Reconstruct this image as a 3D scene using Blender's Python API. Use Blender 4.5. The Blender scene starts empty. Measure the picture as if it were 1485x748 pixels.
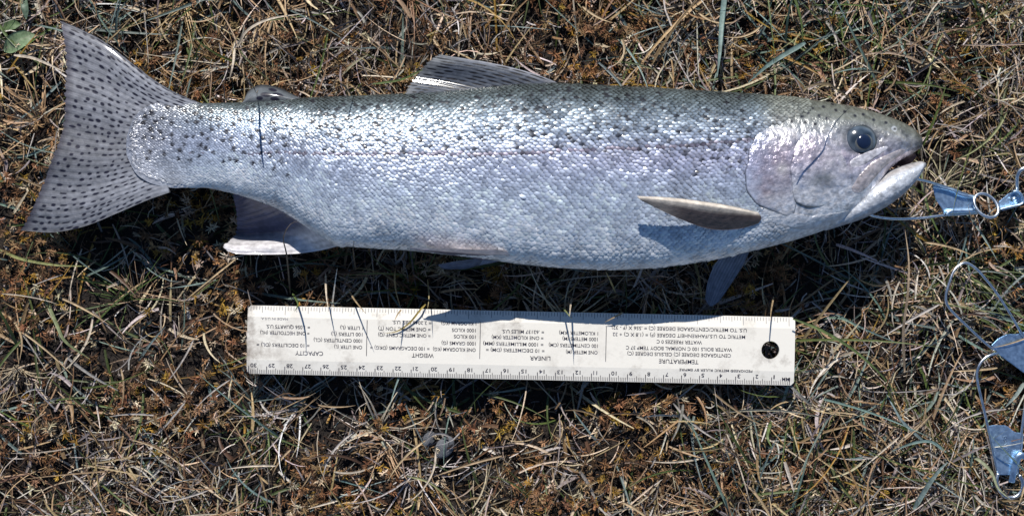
import bpy, bmesh, math, random
import numpy as np
from mathutils import Vector, Matrix

rng = np.random.default_rng(11)
random.seed(11)
C = bpy.context.scene.collection
SC = bpy.context.scene

# ------------------------------------------------------------------ camera
S = 0.000382            # metres per photograph pixel in the plane of the ruler
CX, CY = 742.5, 374.0
ZR = 0.024              # height of the ruler's face
HC = ZR + 0.79          # height of the lens
cam = bpy.data.cameras.new('camera')
cam.sensor_width = 36.0
cam.lens = 36.0 * 0.79 / (1485 * S)
cam.clip_start = 0.01
cam.clip_end = 200.0
camo = bpy.data.objects.new('camera', cam)
camo.location = (0, 0, HC)
C.objects.link(camo)
SC.camera = camo

# ------------------------------------------------------------------ sky + sun
SUN_EL = math.radians(43.0)
SUN_AZ = math.radians(-7.0)      # from +Y, positive towards +X
LDIR = Vector((math.sin(SUN_AZ) * math.cos(SUN_EL), math.cos(SUN_AZ) * math.cos(SUN_EL), math.sin(SUN_EL)))
w = bpy.data.worlds.new('World')
SC.world = w
w.use_nodes = True
nt = w.node_tree
sky = nt.nodes.new('ShaderNodeTexSky')
sky.sky_type = 'NISHITA'
sky.sun_disc = False
sky.sun_elevation = SUN_EL
sky.sun_rotation = SUN_AZ
sky.altitude = 0
sky.air_density = 1.0
sky.dust_density = 0.0
sky.ozone_density = 5.0
nt.links.new(sky.outputs[0], nt.nodes['Background'].inputs[0])
nt.nodes['Background'].inputs[1].default_value = 0.084
sl = bpy.data.lights.new('sun', 'SUN')
sl.energy = 5.0
sl.angle = math.radians(0.5)
sl.color = (1.0, 0.955, 0.89)
so = bpy.data.objects.new('sun', sl)
so.rotation_euler = LDIR.to_track_quat('Z', 'Y').to_euler()
so.location = LDIR * 3
C.objects.link(so)
SC.view_settings.view_transform = 'Standard'
SC.view_settings.look = 'None'
SC.view_settings.exposure = 0.0
SC.view_settings.gamma = 1.0

# ------------------------------------------------------------------ helpers
def kz(z):
    return S * (HC - z) / (HC - ZR)

def W(px, py, z):
    k = kz(z)
    return Vector(((px - CX) * k, (CY - py) * k, z))

def tag(o, label=None, cat=None, group=None, kind=None):
    if label: o['label'] = label
    if cat: o['category'] = cat
    if group: o['group'] = group
    if kind: o['kind'] = kind
    return o

def empty(name, loc, label, cat, group=None):
    o = bpy.data.objects.new(name, None)
    o.empty_display_size = 0.02
    o.location = loc
    C.objects.link(o)
    return tag(o, label, cat, group)

def mesh(name, verts, faces, mat, parent=None, col=None, smooth=True):
    """verts (N,3); faces: one (M,k) int array or a list of such arrays; col (N,4)"""
    if isinstance(faces, np.ndarray):
        faces = [faces]
    verts = np.asarray(verts, dtype=np.float32)
    me = bpy.data.meshes.new(name)
    me.vertices.add(len(verts))
    me.vertices.foreach_set('co', verts.ravel())
    idx = np.concatenate([f.ravel() for f in faces]).astype(np.int32)
    cnt = np.concatenate([np.full(len(f), f.shape[1]) for f in faces]).astype(np.int32)
    start = np.concatenate([[0], np.cumsum(cnt)[:-1]]).astype(np.int32)
    me.loops.add(len(idx))
    me.loops.foreach_set('vertex_index', idx)
    me.polygons.add(len(cnt))
    me.polygons.foreach_set('loop_start', start)
    me.update(calc_edges=True)
    me.validate()
    if smooth:
        me.polygons.foreach_set('use_smooth', np.ones(len(me.polygons), dtype=bool))
    if col is not None:
        a = me.attributes.new('tint', 'FLOAT_COLOR', 'POINT')
        a.data.foreach_set('color', np.asarray(col, dtype=np.float32).ravel())
    me.materials.append(mat)
    o = bpy.data.objects.new(name, me)
    C.objects.link(o)
    if parent is not None:
        o.parent = parent
        o.matrix_parent_inverse = Matrix.Translation(-parent.location) if parent.type == 'EMPTY' and parent.parent is None else Matrix.Identity(4)
    return o

def grid_faces(nu, nv, wrap=False):
    i = np.arange(nu - 1)[:, None]
    j = np.arange(nv if wrap else nv - 1)[None, :]
    j2 = (j + 1) % nv
    a = i * nv + j; b = i * nv + j2; c = (i + 1) * nv + j2; d = (i + 1) * nv + j
    return np.stack([a, b, c, d], -1).reshape(-1, 4)

def resample(pts, n, closed=False, passes=0):
    """Catmull-Rom through pts, resampled evenly to n points"""
    P = np.array([list(p) for p in pts], dtype=float)
    if closed:
        Q = np.vstack([P[-1], P, P[0], P[1]])
    else:
        Q = np.vstack([2 * P[0] - P[1], P, 2 * P[-1] - P[-2]])
    out = []
    t = np.linspace(0, 1, 16, endpoint=False)[:, None]
    for k in range(1, len(Q) - 2):
        p0, p1, p2, p3 = Q[k - 1], Q[k], Q[k + 1], Q[k + 2]
        out.append(0.5 * (2 * p1 + (p2 - p0) * t + (2 * p0 - 5 * p1 + 4 * p2 - p3) * t ** 2 + (3 * p1 - p0 - 3 * p2 + p3) * t ** 3))
    out = np.vstack(out + [Q[-2][None] if not closed else P[0][None]])
    d = np.concatenate([[0], np.cumsum(np.linalg.norm(np.diff(out, axis=0), axis=1))])
    s = np.linspace(0, d[-1], n + 1)[:-1] if closed else np.linspace(0, d[-1], n)
    return np.stack([np.interp(s, d, out[:, k]) for k in range(out.shape[1])], -1)

def tube_arrays(P, radius, ns=8, closed=False, flat=1.0):
    P = np.asarray(P); n = len(P)
    if closed:
        T = np.roll(P, -1, 0) - np.roll(P, 1, 0)
    else:
        T = np.gradient(P, axis=0)
    T /= np.linalg.norm(T, axis=1)[:, None] + 1e-12
    up = np.array([0, 0, 1.0])
    A = np.cross(T, up)
    nn = np.linalg.norm(A, axis=1)
    A[nn < 1e-4] = (1, 0, 0)
    A /= np.linalg.norm(A, axis=1)[:, None]
    B = np.cross(A, T)
    r = np.broadcast_to(np.asarray(radius, dtype=float), (n,))
    th = np.linspace(0, 2 * np.pi, ns, endpoint=False)
    V = P[:, None] + r[:, None, None] * (np.cos(th)[None, :, None] * A[:, None] + flat * np.sin(th)[None, :, None] * B[:, None])
    F = [grid_faces(n, ns, True)]
    if closed:
        j = np.arange(ns); j2 = (j + 1) % ns
        F = [np.vstack([F[0], np.stack([(n - 1) * ns + j, (n - 1) * ns + j2, j2, j], -1)])]
    else:
        F += [np.arange(ns)[::-1][None], ((n - 1) * ns + np.arange(ns))[None]]
    return V.reshape(-1, 3), F

def vnoise(x, y, scale, seed):
    """smooth value noise, numpy"""
    r = np.random.default_rng(seed)
    tab = r.random((64, 64))
    u = x / scale + 1000.3; v = y / scale + 1000.7
    iu = np.floor(u).astype(int); iv = np.floor(v).astype(int)
    fu = u - iu; fv = v - iv
    fu = fu * fu * (3 - 2 * fu); fv = fv * fv * (3 - 2 * fv)
    g = lambda a, b: tab[a % 64, b % 64]
    return (g(iu, iv) * (1 - fu) + g(iu + 1, iv) * fu) * (1 - fv) + (g(iu, iv + 1) * (1 - fu) + g(iu + 1, iv + 1) * fu) * fv

def inpoly(px, py, poly):
    poly = np.asarray(poly, dtype=float)
    ins = np.zeros(px.shape, bool)
    j = len(poly) - 1
    for i in range(len(poly)):
        xi, yi = poly[i]; xj, yj = poly[j]
        c = ((yi > py) != (yj > py)) & (px < (xj - xi) * (py - yi) / (yj - yi + 1e-12) + xi)
        ins ^= c
        j = i
    return ins

def smoothstep(a, b, x):
    t = np.clip((x - a) / (b - a), 0, 1)
    return t * t * (3 - 2 * t)

# ------------------------------------------------------------------ materials
def mat(name):
    m = bpy.data.materials.new(name)
    m.use_nodes = True
    return m, m.node_tree, m.node_tree.nodes['Principled BSDF']

def N(nt, kind, **kw):
    n = nt.nodes.new(kind)
    for k, v in kw.items():
        if k in n.inputs: n.inputs[k].default_value = v
        else: setattr(n, k, v)
    return n

def tint_mat(name, rough, spec=0.5, metal_from_alpha=False, noise=None, bump=None, trans=0.0, coat=0.0, coat_rough=0.12):
    m, t, p = mat(name)
    a = N(t, 'ShaderNodeAttribute', attribute_name='tint')
    p.inputs['Roughness'].default_value = rough
    p.inputs['Specular IOR Level'].default_value = spec
    p.inputs['Coat Weight'].default_value = coat
    p.inputs['Coat Roughness'].default_value = coat_rough
    colour = a.outputs['Color']
    tc = N(t, 'ShaderNodeTexCoord')
    if noise:
        nz = N(t, 'ShaderNodeTexNoise', Scale=noise[0], Detail=5.0)
        t.links.new(tc.outputs['Object'], nz.inputs['Vector'])
        mr = N(t, 'ShaderNodeMapRange')
        mr.inputs['From Min'].default_value = 0.3; mr.inputs['From Max'].default_value = 0.7
        mr.inputs['To Min'].default_value = 1 - noise[1]; mr.inputs['To Max'].default_value = 1 + noise[1]
        t.links.new(nz.outputs['Fac'], mr.inputs['Value'])
        mx = N(t, 'ShaderNodeVectorMath', operation='SCALE')
        t.links.new(colour, mx.inputs[0])
        t.links.new(mr.outputs[0], mx.inputs['Scale'])
        colour = mx.outputs[0]
    t.links.new(colour, p.inputs['Base Color'])
    if metal_from_alpha:
        t.links.new(a.outputs['Alpha'], p.inputs['Metallic'])
    if bump:
        nb = N(t, 'ShaderNodeTexNoise', Scale=bump[0], Detail=4.0)
        t.links.new(tc.outputs['Object'], nb.inputs['Vector'])
        b = N(t, 'ShaderNodeBump', Strength=bump[1], Distance=bump[2])
        t.links.new(nb.outputs['Fac'], b.inputs['Height'])
        t.links.new(b.outputs[0], p.inputs['Normal'])
    if trans > 0:
        out = t.nodes['Material Output']
        tr = N(t, 'ShaderNodeBsdfTranslucent')
        t.links.new(colour, tr.inputs['Color'])
        ms = N(t, 'ShaderNodeMixShader')
        ms.inputs[0].default_value = trans
        t.links.new(p.outputs[0], ms.inputs[1]); t.links.new(tr.outputs[0], ms.inputs[2])
        t.links.new(ms.outputs[0], out.inputs['Surface'])
    return m

M_GRASS = tint_mat('dry_grass', 0.5, 0.45, noise=(900, 0.35), trans=0.15)
M_MOSS = tint_mat('moss', 0.85, 0.2, noise=(1500, 0.4))
M_SCALE = tint_mat('fish_scale', 0.40, 0.5, metal_from_alpha=True, noise=(160, 0.16), coat=0.5)
M_SKIN = tint_mat('fish_skin', 0.30, 0.5, metal_from_alpha=True, noise=(420, 0.22), bump=(330, 0.75, 0.0012), coat=0.2)
M_FIN = tint_mat('fish_fin', 0.5, 0.22, noise=(350, 0.22), bump=(260, 0.45, 0.0010), trans=0.15, coat=0.35, coat_rough=0.09)
M_EYE = tint_mat('fish_eye', 0.12, 0.6, noise=(500, 0.15), coat=0.8)
M_STEM = tint_mat('stem', 0.5, 0.4, noise=(700, 0.25), trans=0.12)

# soil
M_SOIL, t, p = mat('soil')
tc = N(t, 'ShaderNodeTexCoord')
n1 = N(t, 'ShaderNodeTexNoise', Scale=60.0, Detail=8.0)
n2 = N(t, 'ShaderNodeTexNoise', Scale=600.0, Detail=6.0)
t.links.new(tc.outputs['Object'], n1.inputs['Vector']); t.links.new(tc.outputs['Object'], n2.inputs['Vector'])
cr = N(t, 'ShaderNodeValToRGB')
cr.color_ramp.elements[0].position = 0.35; cr.color_ramp.elements[0].color = (0.014, 0.011, 0.010, 1)
cr.color_ramp.elements[1].position = 0.7; cr.color_ramp.elements[1].color = (0.034, 0.023, 0.016, 1)
t.links.new(n1.outputs['Fac'], cr.inputs[0]); t.links.new(cr.outputs[0], p.inputs['Base Color'])
p.inputs['Roughness'].default_value = 0.95
b = N(t, 'ShaderNodeBump', Strength=1.0, Distance=0.002)
t.links.new(n2.outputs['Fac'], b.inputs['Height']); t.links.new(b.outputs[0], p.inputs['Normal'])

# ruler plastic with scuffs and dirt
M_RULER, t, p = mat('ruler_plastic')
tc = N(t, 'ShaderNodeTexCoord')
base = (0.80, 0.77, 0.70, 1)
n1 = N(t, 'ShaderNodeTexNoise', Scale=55.0, Detail=9.0, Roughness=0.72)
n2 = N(t, 'ShaderNodeTexNoise', Scale=17.0, Detail=3.0)
n3 = N(t, 'ShaderNodeTexNoise', Scale=420.0, Detail=4.0)
for n in (n1, n2, n3): t.links.new(tc.outputs['Object'], n.inputs['Vector'])
m1 = N(t, 'ShaderNodeMapRange'); m1.inputs['From Min'].default_value = 0.52; m1.inputs['From Max'].default_value = 0.74
t.links.new(n1.outputs['Fac'], m1.inputs['Value'])
m2 = N(t, 'ShaderNodeMapRange'); m2.inputs['From Min'].default_value = 0.45; m2.inputs['From Max'].default_value = 0.65
m2.inputs['To Min'].default_value = 0.25; m2.inputs['To Max'].default_value = 1.0
t.links.new(n2.outputs['Fac'], m2.inputs['Value'])
mm = N(t, 'ShaderNodeMath', operation='MULTIPLY')
t.links.new(m1.outputs[0], mm.inputs[0]); t.links.new(m2.outputs[0], mm.inputs[1])
# dirt gathers at the worn zero end of the face: the 28-30 cm end
sx = N(t, 'ShaderNodeSeparateXYZ'); t.links.new(tc.outputs['Object'], sx.inputs[0])
me_ = N(t, 'ShaderNodeMapRange'); me_.inputs['From Min'].default_value = 0.115; me_.inputs['From Max'].default_value = 0.15
t.links.new(sx.outputs['X'], me_.inputs['Value'])
m3 = N(t, 'ShaderNodeMapRange'); m3.inputs['From Min'].default_value = 0.44; m3.inputs['From Max'].default_value = 0.62
t.links.new(n1.outputs['Fac'], m3.inputs['Value'])
mm2 = N(t, 'ShaderNodeMath', operation='MULTIPLY'); t.links.new(me_.outputs[0], mm2.inputs[0]); t.links.new(m3.outputs[0], mm2.inputs[1])
mm3 = N(t, 'ShaderNodeMath', operation='MAXIMUM'); t.links.new(mm.outputs[0], mm3.inputs[0]); t.links.new(mm2.outputs[0], mm3.inputs[1])
mx = N(t, 'ShaderNodeMix', data_type='RGBA')
mx.inputs['A'].default_value = base; mx.inputs['B'].default_value = (0.30, 0.26, 0.22, 1)
mx.inputs[6].default_value = base; mx.inputs[7].default_value = (0.30, 0.26, 0.22, 1)
t.links.new(mm3.outputs[0], mx.inputs[0]); t.links.new(mx.outputs[2], p.inputs['Base Color'])
p.inputs['Roughness'].default_value = 0.42
b = N(t, 'ShaderNodeBump', Strength=0.15, Distance=0.0004); t.links.new(n3.outputs['Fac'], b.inputs['Height']); t.links.new(b.outputs[0], p.inputs['Normal'])

M_INK, t, p = mat('ruler_ink')
n1 = N(t, 'ShaderNodeTexNoise', Scale=260.0, Detail=4.0)
tc = N(t, 'ShaderNodeTexCoord'); t.links.new(tc.outputs['Object'], n1.inputs['Vector'])
cr = N(t, 'ShaderNodeValToRGB')
cr.color_ramp.elements[0].position = 0.56; cr.color_ramp.elements[0].color = (0.012, 0.013, 0.035, 1)
cr.color_ramp.elements[1].position = 0.75; cr.color_ramp.elements[1].color = (0.20, 0.20, 0.25, 1)
t.links.new(n1.outputs['Fac'], cr.inputs[0]); t.links.new(cr.outputs[0], p.inputs['Base Color'])
p.inputs['Roughness'].default_value = 0.6
M_INKPALE, t, p = mat('ruler_ink_worn')
p.inputs['Base Color'].default_value = (0.16, 0.16, 0.19, 1); p.inputs['Roughness'].default_value = 0.6

def metal(name, colour, rough, scale):
    m, t, p = mat(name)
    p.inputs['Metallic'].default_value = 1.0
    tc = N(t, 'ShaderNodeTexCoord')
    nz = N(t, 'ShaderNodeTexNoise', Scale=scale, Detail=6.0)
    t.links.new(tc.outputs['Object'], nz.inputs['Vector'])
    mr = N(t, 'ShaderNodeMapRange'); mr.inputs['To Min'].default_value = rough - 0.08; mr.inputs['To Max'].default_value = rough + 0.10
    t.links.new(nz.outputs['Fac'], mr.inputs['Value']); t.links.new(mr.outputs[0], p.inputs['Roughness'])
    cr = N(t, 'ShaderNodeValToRGB')
    cr.color_ramp.elements[0].position = 0.3; cr.color_ramp.elements[0].color = tuple(c * 0.72 for c in colour) + (1,)
    cr.color_ramp.elements[1].position = 0.65; cr.color_ramp.elements[1].color = colour + (1,)
    t.links.new(nz.outputs['Fac'], cr.inputs[0]); t.links.new(cr.outputs[0], p.inputs['Base Color'])
    b = N(t, 'ShaderNodeBump', Strength=0.2, Distance=0.0003); t.links.new(nz.outputs['Fac'], b.inputs['Height']); t.links.new(b.outputs[0], p.inputs['Normal'])
    return m
M_WIRE = metal('bright_wire', (0.84, 0.88, 0.92), 0.28, 300)
M_ZINC = metal('zinc_sheet', (0.60, 0.80, 1.0), 0.38, 420)
M_STAMP = metal('stamped_edge', (0.9, 0.9, 0.9), 0.25, 300)

M_STONE, t, p = mat('stone')
tc = N(t, 'ShaderNodeTexCoord'); nz = N(t, 'ShaderNodeTexNoise', Scale=350.0, Detail=8.0)
t.links.new(tc.outputs['Object'], nz.inputs['Vector'])
cr = N(t, 'ShaderNodeValToRGB')
cr.color_ramp.elements[0].position = 0.35; cr.color_ramp.elements[0].color = (0.09, 0.095, 0.11, 1)
cr.color_ramp.elements[1].position = 0.7; cr.color_ramp.elements[1].color = (0.26, 0.27, 0.29, 1)
t.links.new(nz.outputs['Fac'], cr.inputs[0]); t.links.new(cr.outputs[0], p.inputs['Base Color'])
p.inputs['Roughness'].default_value = 0.85
b = N(t, 'ShaderNodeBump', Strength=0.6, Distance=0.001); t.links.new(nz.outputs['Fac'], b.inputs['Height']); t.links.new(b.outputs[0], p.inputs['Normal'])

# ================================================================== FISH FORM
ZC = 0.043                       # height of the fish's mid-plane
KF = kz(ZC)
def sm(xs, ys, sigma=9):
    X = np.arange(150, 1361, 1.0)
    Y = np.interp(X, xs, ys)
    k = np.exp(-0.5 * (np.arange(-40, 41) / sigma) ** 2); k /= k.sum()
    Yp = np.concatenate([np.full(40, Y[0]), Y, np.full(40, Y[-1])])
    return X, np.convolve(Yp, k, 'valid')
TOPX, TOPY = sm([183, 185, 190, 200, 220, 250, 300, 350, 400, 450, 500, 550, 600, 650, 700, 750, 800, 850, 900, 950, 1000, 1050, 1100, 1150, 1200, 1234, 1265, 1290, 1314, 1326, 1334],
                [210, 192, 176, 162, 151, 149, 151, 150, 147, 143, 141, 139, 137, 134, 129, 124, 122, 124, 127, 129, 132, 135, 138, 142, 148, 154, 162, 170, 180, 187, 199], 4)
BOTX, BOTY = sm([183, 185, 190, 200, 220, 250, 300, 340, 370, 400, 430, 460, 490, 550, 600, 700, 750, 800, 850, 900, 950, 1000, 1050, 1100, 1150, 1190, 1222, 1250, 1270, 1283, 1300, 1314, 1327, 1334],
                [214, 230, 243, 256, 267, 273, 271, 280, 289, 300, 318, 338, 357, 361, 364, 375, 383, 388, 391, 392, 389, 383, 374, 362, 349, 336, 322, 300, 274, 251, 236, 228, 221, 214], 5)
THX, THB = sm([183, 200, 230, 260, 300, 400, 500, 600, 750, 900, 1000, 1090, 1150, 1200, 1250, 1290, 1320, 1334],
              [0.0002, 0.0004, 0.0013, 0.0034, 0.0084, 0.0165, 0.0210, 0.0240, 0.0262, 0.0265, 0.0258, 0.0242, 0.0225, 0.0200, 0.0168, 0.0128, 0.0080, 0.0045], 12)
def ftop(x): return np.interp(x, TOPX, TOPY)
def fbot(x): return np.interp(x, BOTX, BOTY)
def fth(x): return np.interp(x, THX, THB)
def fexp(x, lowside=False):
    e = np.interp(x, [195, 345, 520], [2.0, 1.0, 1.0])
    return np.where(lowside, e * np.interp(x, [345, 600, 1050, 1150], [1.0, 0.85, 0.85, 0.95]), e)
def f2w(fx, fy, z):
    """fish plane coordinates (photo px scaled at the fish's mid-plane) to world"""
    return np.stack(np.broadcast_arrays((np.asarray(fx) - CX) * KF, (CY - np.asarray(fy)) * KF, z), -1)
def fish_up(fx, fy):
    """height of the fish's upper flank at fish coordinates; -1 outside"""
    fx = np.asarray(fx, float); fy = np.asarray(fy, float)
    t_, b_ = ftop(fx), fbot(fx)
    s = (fy - (t_ + b_) / 2) / np.maximum((b_ - t_) / 2, 0.5)
    ok = (np.abs(s) < 1) & (fx > 183) & (fx < 1334)
    return np.where(ok, ZC + fth(fx) * np.clip(1 - s * s, 0, 1) ** (fexp(fx, s > 0) / 2), -1)
def fish_low(fx, fy):
    u = fish_up(fx, fy)
    return np.where(u > 0, ZC - (u - ZC) * 0.94, 9)
def onfish(px, py, off=0.0):
    """photo pixel -> fish coordinates + height where that pixel's ray meets the flank"""
    z = ZC
    for _ in range(6):
        k = kz(z) / KF
        fx = CX + (px - CX) * k; fy = CY + (py - CY) * k
        u = float(fish_up(fx, fy))
        z = u if u > 0 else ZC
    return fx, fy, z + off

# pigment of the flank -------------------------------------------------
spots = []
def add_spots(n, x0, x1, tmin, tmax, r0, r1, power=1.0):
    k = 0; tries = 0
    while k < n and tries < n * 40:
        tries += 1
        x = rng.uniform(x0, x1); tt = tmin + (tmax - tmin) * rng.random() ** power
        y = ftop(x) + tt * (fbot(x) - ftop(x))
        if any((x - q[0]) ** 2 + (y - q[1]) ** 2 < 90 for q in spots): continue
        spots.append((x, y, rng.uniform(r0, r1))); k += 1
add_spots(80, 205, 430, 0.04, 0.70, 2.8, 4.0, 1.1)
add_spots(95, 400, 760, 0.03, 0.40, 2.7, 3.9, 1.0)
add_spots(85, 740, 1090, 0.03, 0.38, 2.7, 3.9, 1.0)
add_spots(20, 990, 1085, 0.25, 0.52, 2.8, 4.0)
head_spots = []
for (x, y) in [(1101, 150), (1121, 152), (1142, 158), (1153, 164), (1163, 169), (1172, 164), (1188, 168), (1199, 172), (1212, 160), (1178, 157), (1133, 168), (1117, 160), (1225, 162), (1267, 174), (1240, 168), (1285, 178), (1160, 152), (1194, 155), (1207, 151), (1133, 150), (1252, 166), (1182, 180), (1168, 178), (1148, 176)]:
    fx, fy, _ = onfish(x, y)
    head_spots.append((fx, fy, 2.6))

def ramp(t, stops):
    ts = [s[0] for s in stops]
    return np.stack([np.interp(t, ts, [s[1][k] for s in stops]) for k in range(4)], -1)
FLANK = [(0.00, (0.070, 0.088, 0.090, 0.30)), (0.07, (0.10, 0.125, 0.135, 0.40)), (0.16, (0.17, 0.21, 0.25, 0.50)),
         (0.28, (0.28, 0.34, 0.43, 0.50)), (0.40, (0.42, 0.48, 0.61, 0.46)), (0.50, (0.49, 0.56, 0.72, 0.42)),
         (0.65, (0.55, 0.64, 0.79, 0.34)), (0.80, (0.68, 0.77, 0.90, 0.24)), (0.92, (0.80, 0.86, 0.93, 0.12)), (1.0, (0.82, 0.85, 0.88, 0.05))]
HEAD = [(0.00, (0.13, 0.14, 0.12, 0.15)), (0.13, (0.18, 0.19, 0.17, 0.2)), (0.22, (0.34, 0.35, 0.35, 0.4)),
        (0.32, (0.62, 0.61, 0.63, 0.6)), (0.45, (0.56, 0.54, 0.60, 0.6)), (0.62, (0.58, 0.60, 0.66, 0.5)),
        (0.80, (0.70, 0.71, 0.74, 0.25)), (1.0, (0.76, 0.77, 0.78, 0.05))]
def pigment(fx, fy):
    t_, b_ = ftop(fx), fbot(fx)
    # the head's loft narrows at the mouth: keep the belly reference for the tint
    bb = np.where(fx > 1200, np.interp(fx, [1200, 1334], [333, 300]), b_)
    tt = np.clip((fy - t_) / np.maximum(bb - t_, 1), 0, 1)
    c = ramp(tt, FLANK)
    h = ramp(tt, HEAD)
    m = smoothstep(1085, 1125, fx)[:, None]
    c = c * (1 - m) + h * m
    n = vnoise(fx, fy, 26, 3)[:, None] - 0.5
    n2 = vnoise(fx, fy, 9, 4)[:, None] - 0.5
    c[:, :3] *= 1 + 0.22 * n + 0.14 * n2
    tm_ = (smoothstep(330, 205, fx) * 0.8)[:, None]
    c = c * (1 - tm_) + np.array([0.30, 0.315, 0.37, 0.35]) * tm_
    hm = smoothstep(1080, 1120, fx)[:, None]
    c[:, :3] *= 1 + hm * (0.55 * (vnoise(fx, fy, 5.5, 14)[:, None] - 0.5) + 0.45 * (vnoise(fx, fy, 2.6, 15)[:, None] - 0.5))
    c[:, 3] = c[:, 3] * (1 + hm[:, 0] * 1.2 * (vnoise(fx, fy, 8, 16) - 0.5))
    # rosy wash along the lateral line and behind the gills
    rose = np.exp(-((fy - 232) / 26) ** 2) * smoothstep(560, 1000, fx) * 0.30
    c[:, 0] *= 1 + 0.10 * rose; c[:, 1] *= 1 - 0.16 * rose
    return np.clip(c, 0, 1)

def darken_spots(c, fx, fy, sp, dark=(0.014, 0.014, 0.022), soft=0.8):
    for (x, y, r) in sp:
        m = (np.abs(fx - x) < 8) & (np.abs(fy - y) < 8)
        if not m.any(): continue
        d = np.hypot((fx[m] - x), (fy[m] - y) * 1.1)
        k = 1 - smoothstep(r - soft, r + soft, d)
        c[m, :3] = c[m, :3] * (1 - k[:, None]) + np.array(dark) * k[:, None]
        c[m, 3] *= 1 - k
    return c

# ================================================================== GROUND
def terrain(x, y):
    h = 0.010 * (vnoise(x, y, 0.05, 21) - 0.5) + 0.008 * (vnoise(x, y, 0.017, 22) - 0.5) + 0.02 * (vnoise(x, y, 0.5, 24) - 0.5) * smoothstep(0.4, 1.2, np.hypot(x, y))
    return h
gx = np.concatenate([-np.geomspace(60, 0.62, 40), np.linspace(-0.6, 0.6, 220), np.geomspace(0.62, 60, 40)])
gy = np.concatenate([-np.geomspace(60, 0.47, 40), np.linspace(-0.45, 0.45, 170), np.geomspace(0.47, 60, 40)])
GX, GY = np.meshgrid(gx, gy, indexing='ij')
GZ = terrain(GX.ravel(), GY.ravel())
g = mesh('ground', np.stack([GX.ravel(), GY.ravel(), GZ], -1), grid_faces(len(gx), len(gy))[:, ::-1], M_SOIL)
tag(g, 'dark brown soil under the dry grass', 'ground', kind='structure')

# ================================================================== TURF
RUL_C = (755.75, 500.75); RUL_A = math.atan2(17.5, 793.5)
def ruler_local(px, py):
    """ruler plane photo px -> ruler's own axes in metres (x along, read upright)"""
    dx, dy = px - RUL_C[0], py - RUL_C[1]
    return (-(dx * math.cos(RUL_A) + dy * math.sin(RUL_A)) * S, (dy * math.cos(RUL_A) - dx * math.sin(RUL_A)) * S)

TAIL_POLY = [(302, 152), (250, 131), (200, 98), (150, 61), (92, 31), (99, 80), (101, 130), (97, 190), (76, 240), (50, 295), (29, 334), (70, 336), (120, 326), (180, 302), (245, 280)]
ANAL_POLY = [(338, 280), (334, 320), (318, 358), (340, 370), (400, 371), (450, 368), (492, 359), (440, 320)]
DORSAL_POLY = [(590, 140), (605, 106), (640, 79), (690, 87), (745, 100), (817, 124), (700, 135)]
def tail_z(fx, fy):
    d = np.clip((260 - fx) / 230.0, 0, 1)
    return ZC + 0.4 * fth(fx) * smoothstep(300, 230, fx) - 0.006 * d - 0.016 * d * d * smoothstep(180, 335, fy) - 0.006 * d * smoothstep(140, 30, fy)
def press(P):
    """litter gives way under the fish and the ruler"""
    shp = P.shape
    Q = P.reshape(-1, 3)
    fx = Q[:, 0] / KF + CX; fy = CY - Q[:, 1] / KF
    lim = fish_low(fx, fy) - 0.0012
    tl = inpoly(fx, fy, TAIL_POLY); lim = np.where(tl, np.minimum(lim, tail_z(fx, fy) - 0.003), lim)
    an = inpoly(fx, fy, ANAL_POLY) | inpoly(fx, fy, DORSAL_POLY); lim = np.where(an, np.minimum(lim, 0.010), lim)
    rx, ry = ruler_local(Q[:, 0] / S + CX, CY - Q[:, 1] / S)
    ru = (np.abs(rx) < 0.157) & (np.abs(ry) < 0.0215); lim = np.where(ru, np.minimum(lim, ZR - 0.0040), lim)
    Q[:, 2] = np.minimum(Q[:, 2], lim)
    return Q.reshape(shp)

PAL = {k: np.array(v) for k, v in dict(
    straw=(0.42, 0.30, 0.165), pale=(0.60, 0.48, 0.34), grey=(0.30, 0.26, 0.24), white=(0.62, 0.555, 0.50),
    brown=(0.13, 0.07, 0.038), dark=(0.020, 0.015, 0.014), green=(0.085, 0.115, 0.032), blue=(0.16, 0.225, 0.20),
    ochre=(0.34, 0.20, 0.04), rust=(0.27, 0.135, 0.065), tan=(0.29, 0.18, 0.095)).items()}
def pick(n, names, weights):
    w_ = np.array(weights, float); w_ /= w_.sum()
    ids = rng.choice(len(names), n, p=w_)
    c = np.stack([PAL[k] for k in names])[ids]
    return np.clip(c * rng.uniform(0.6, 1.3, (n, 1)) * rng.uniform(0.92, 1.08, (n, 3)), 0, 0.85)

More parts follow.
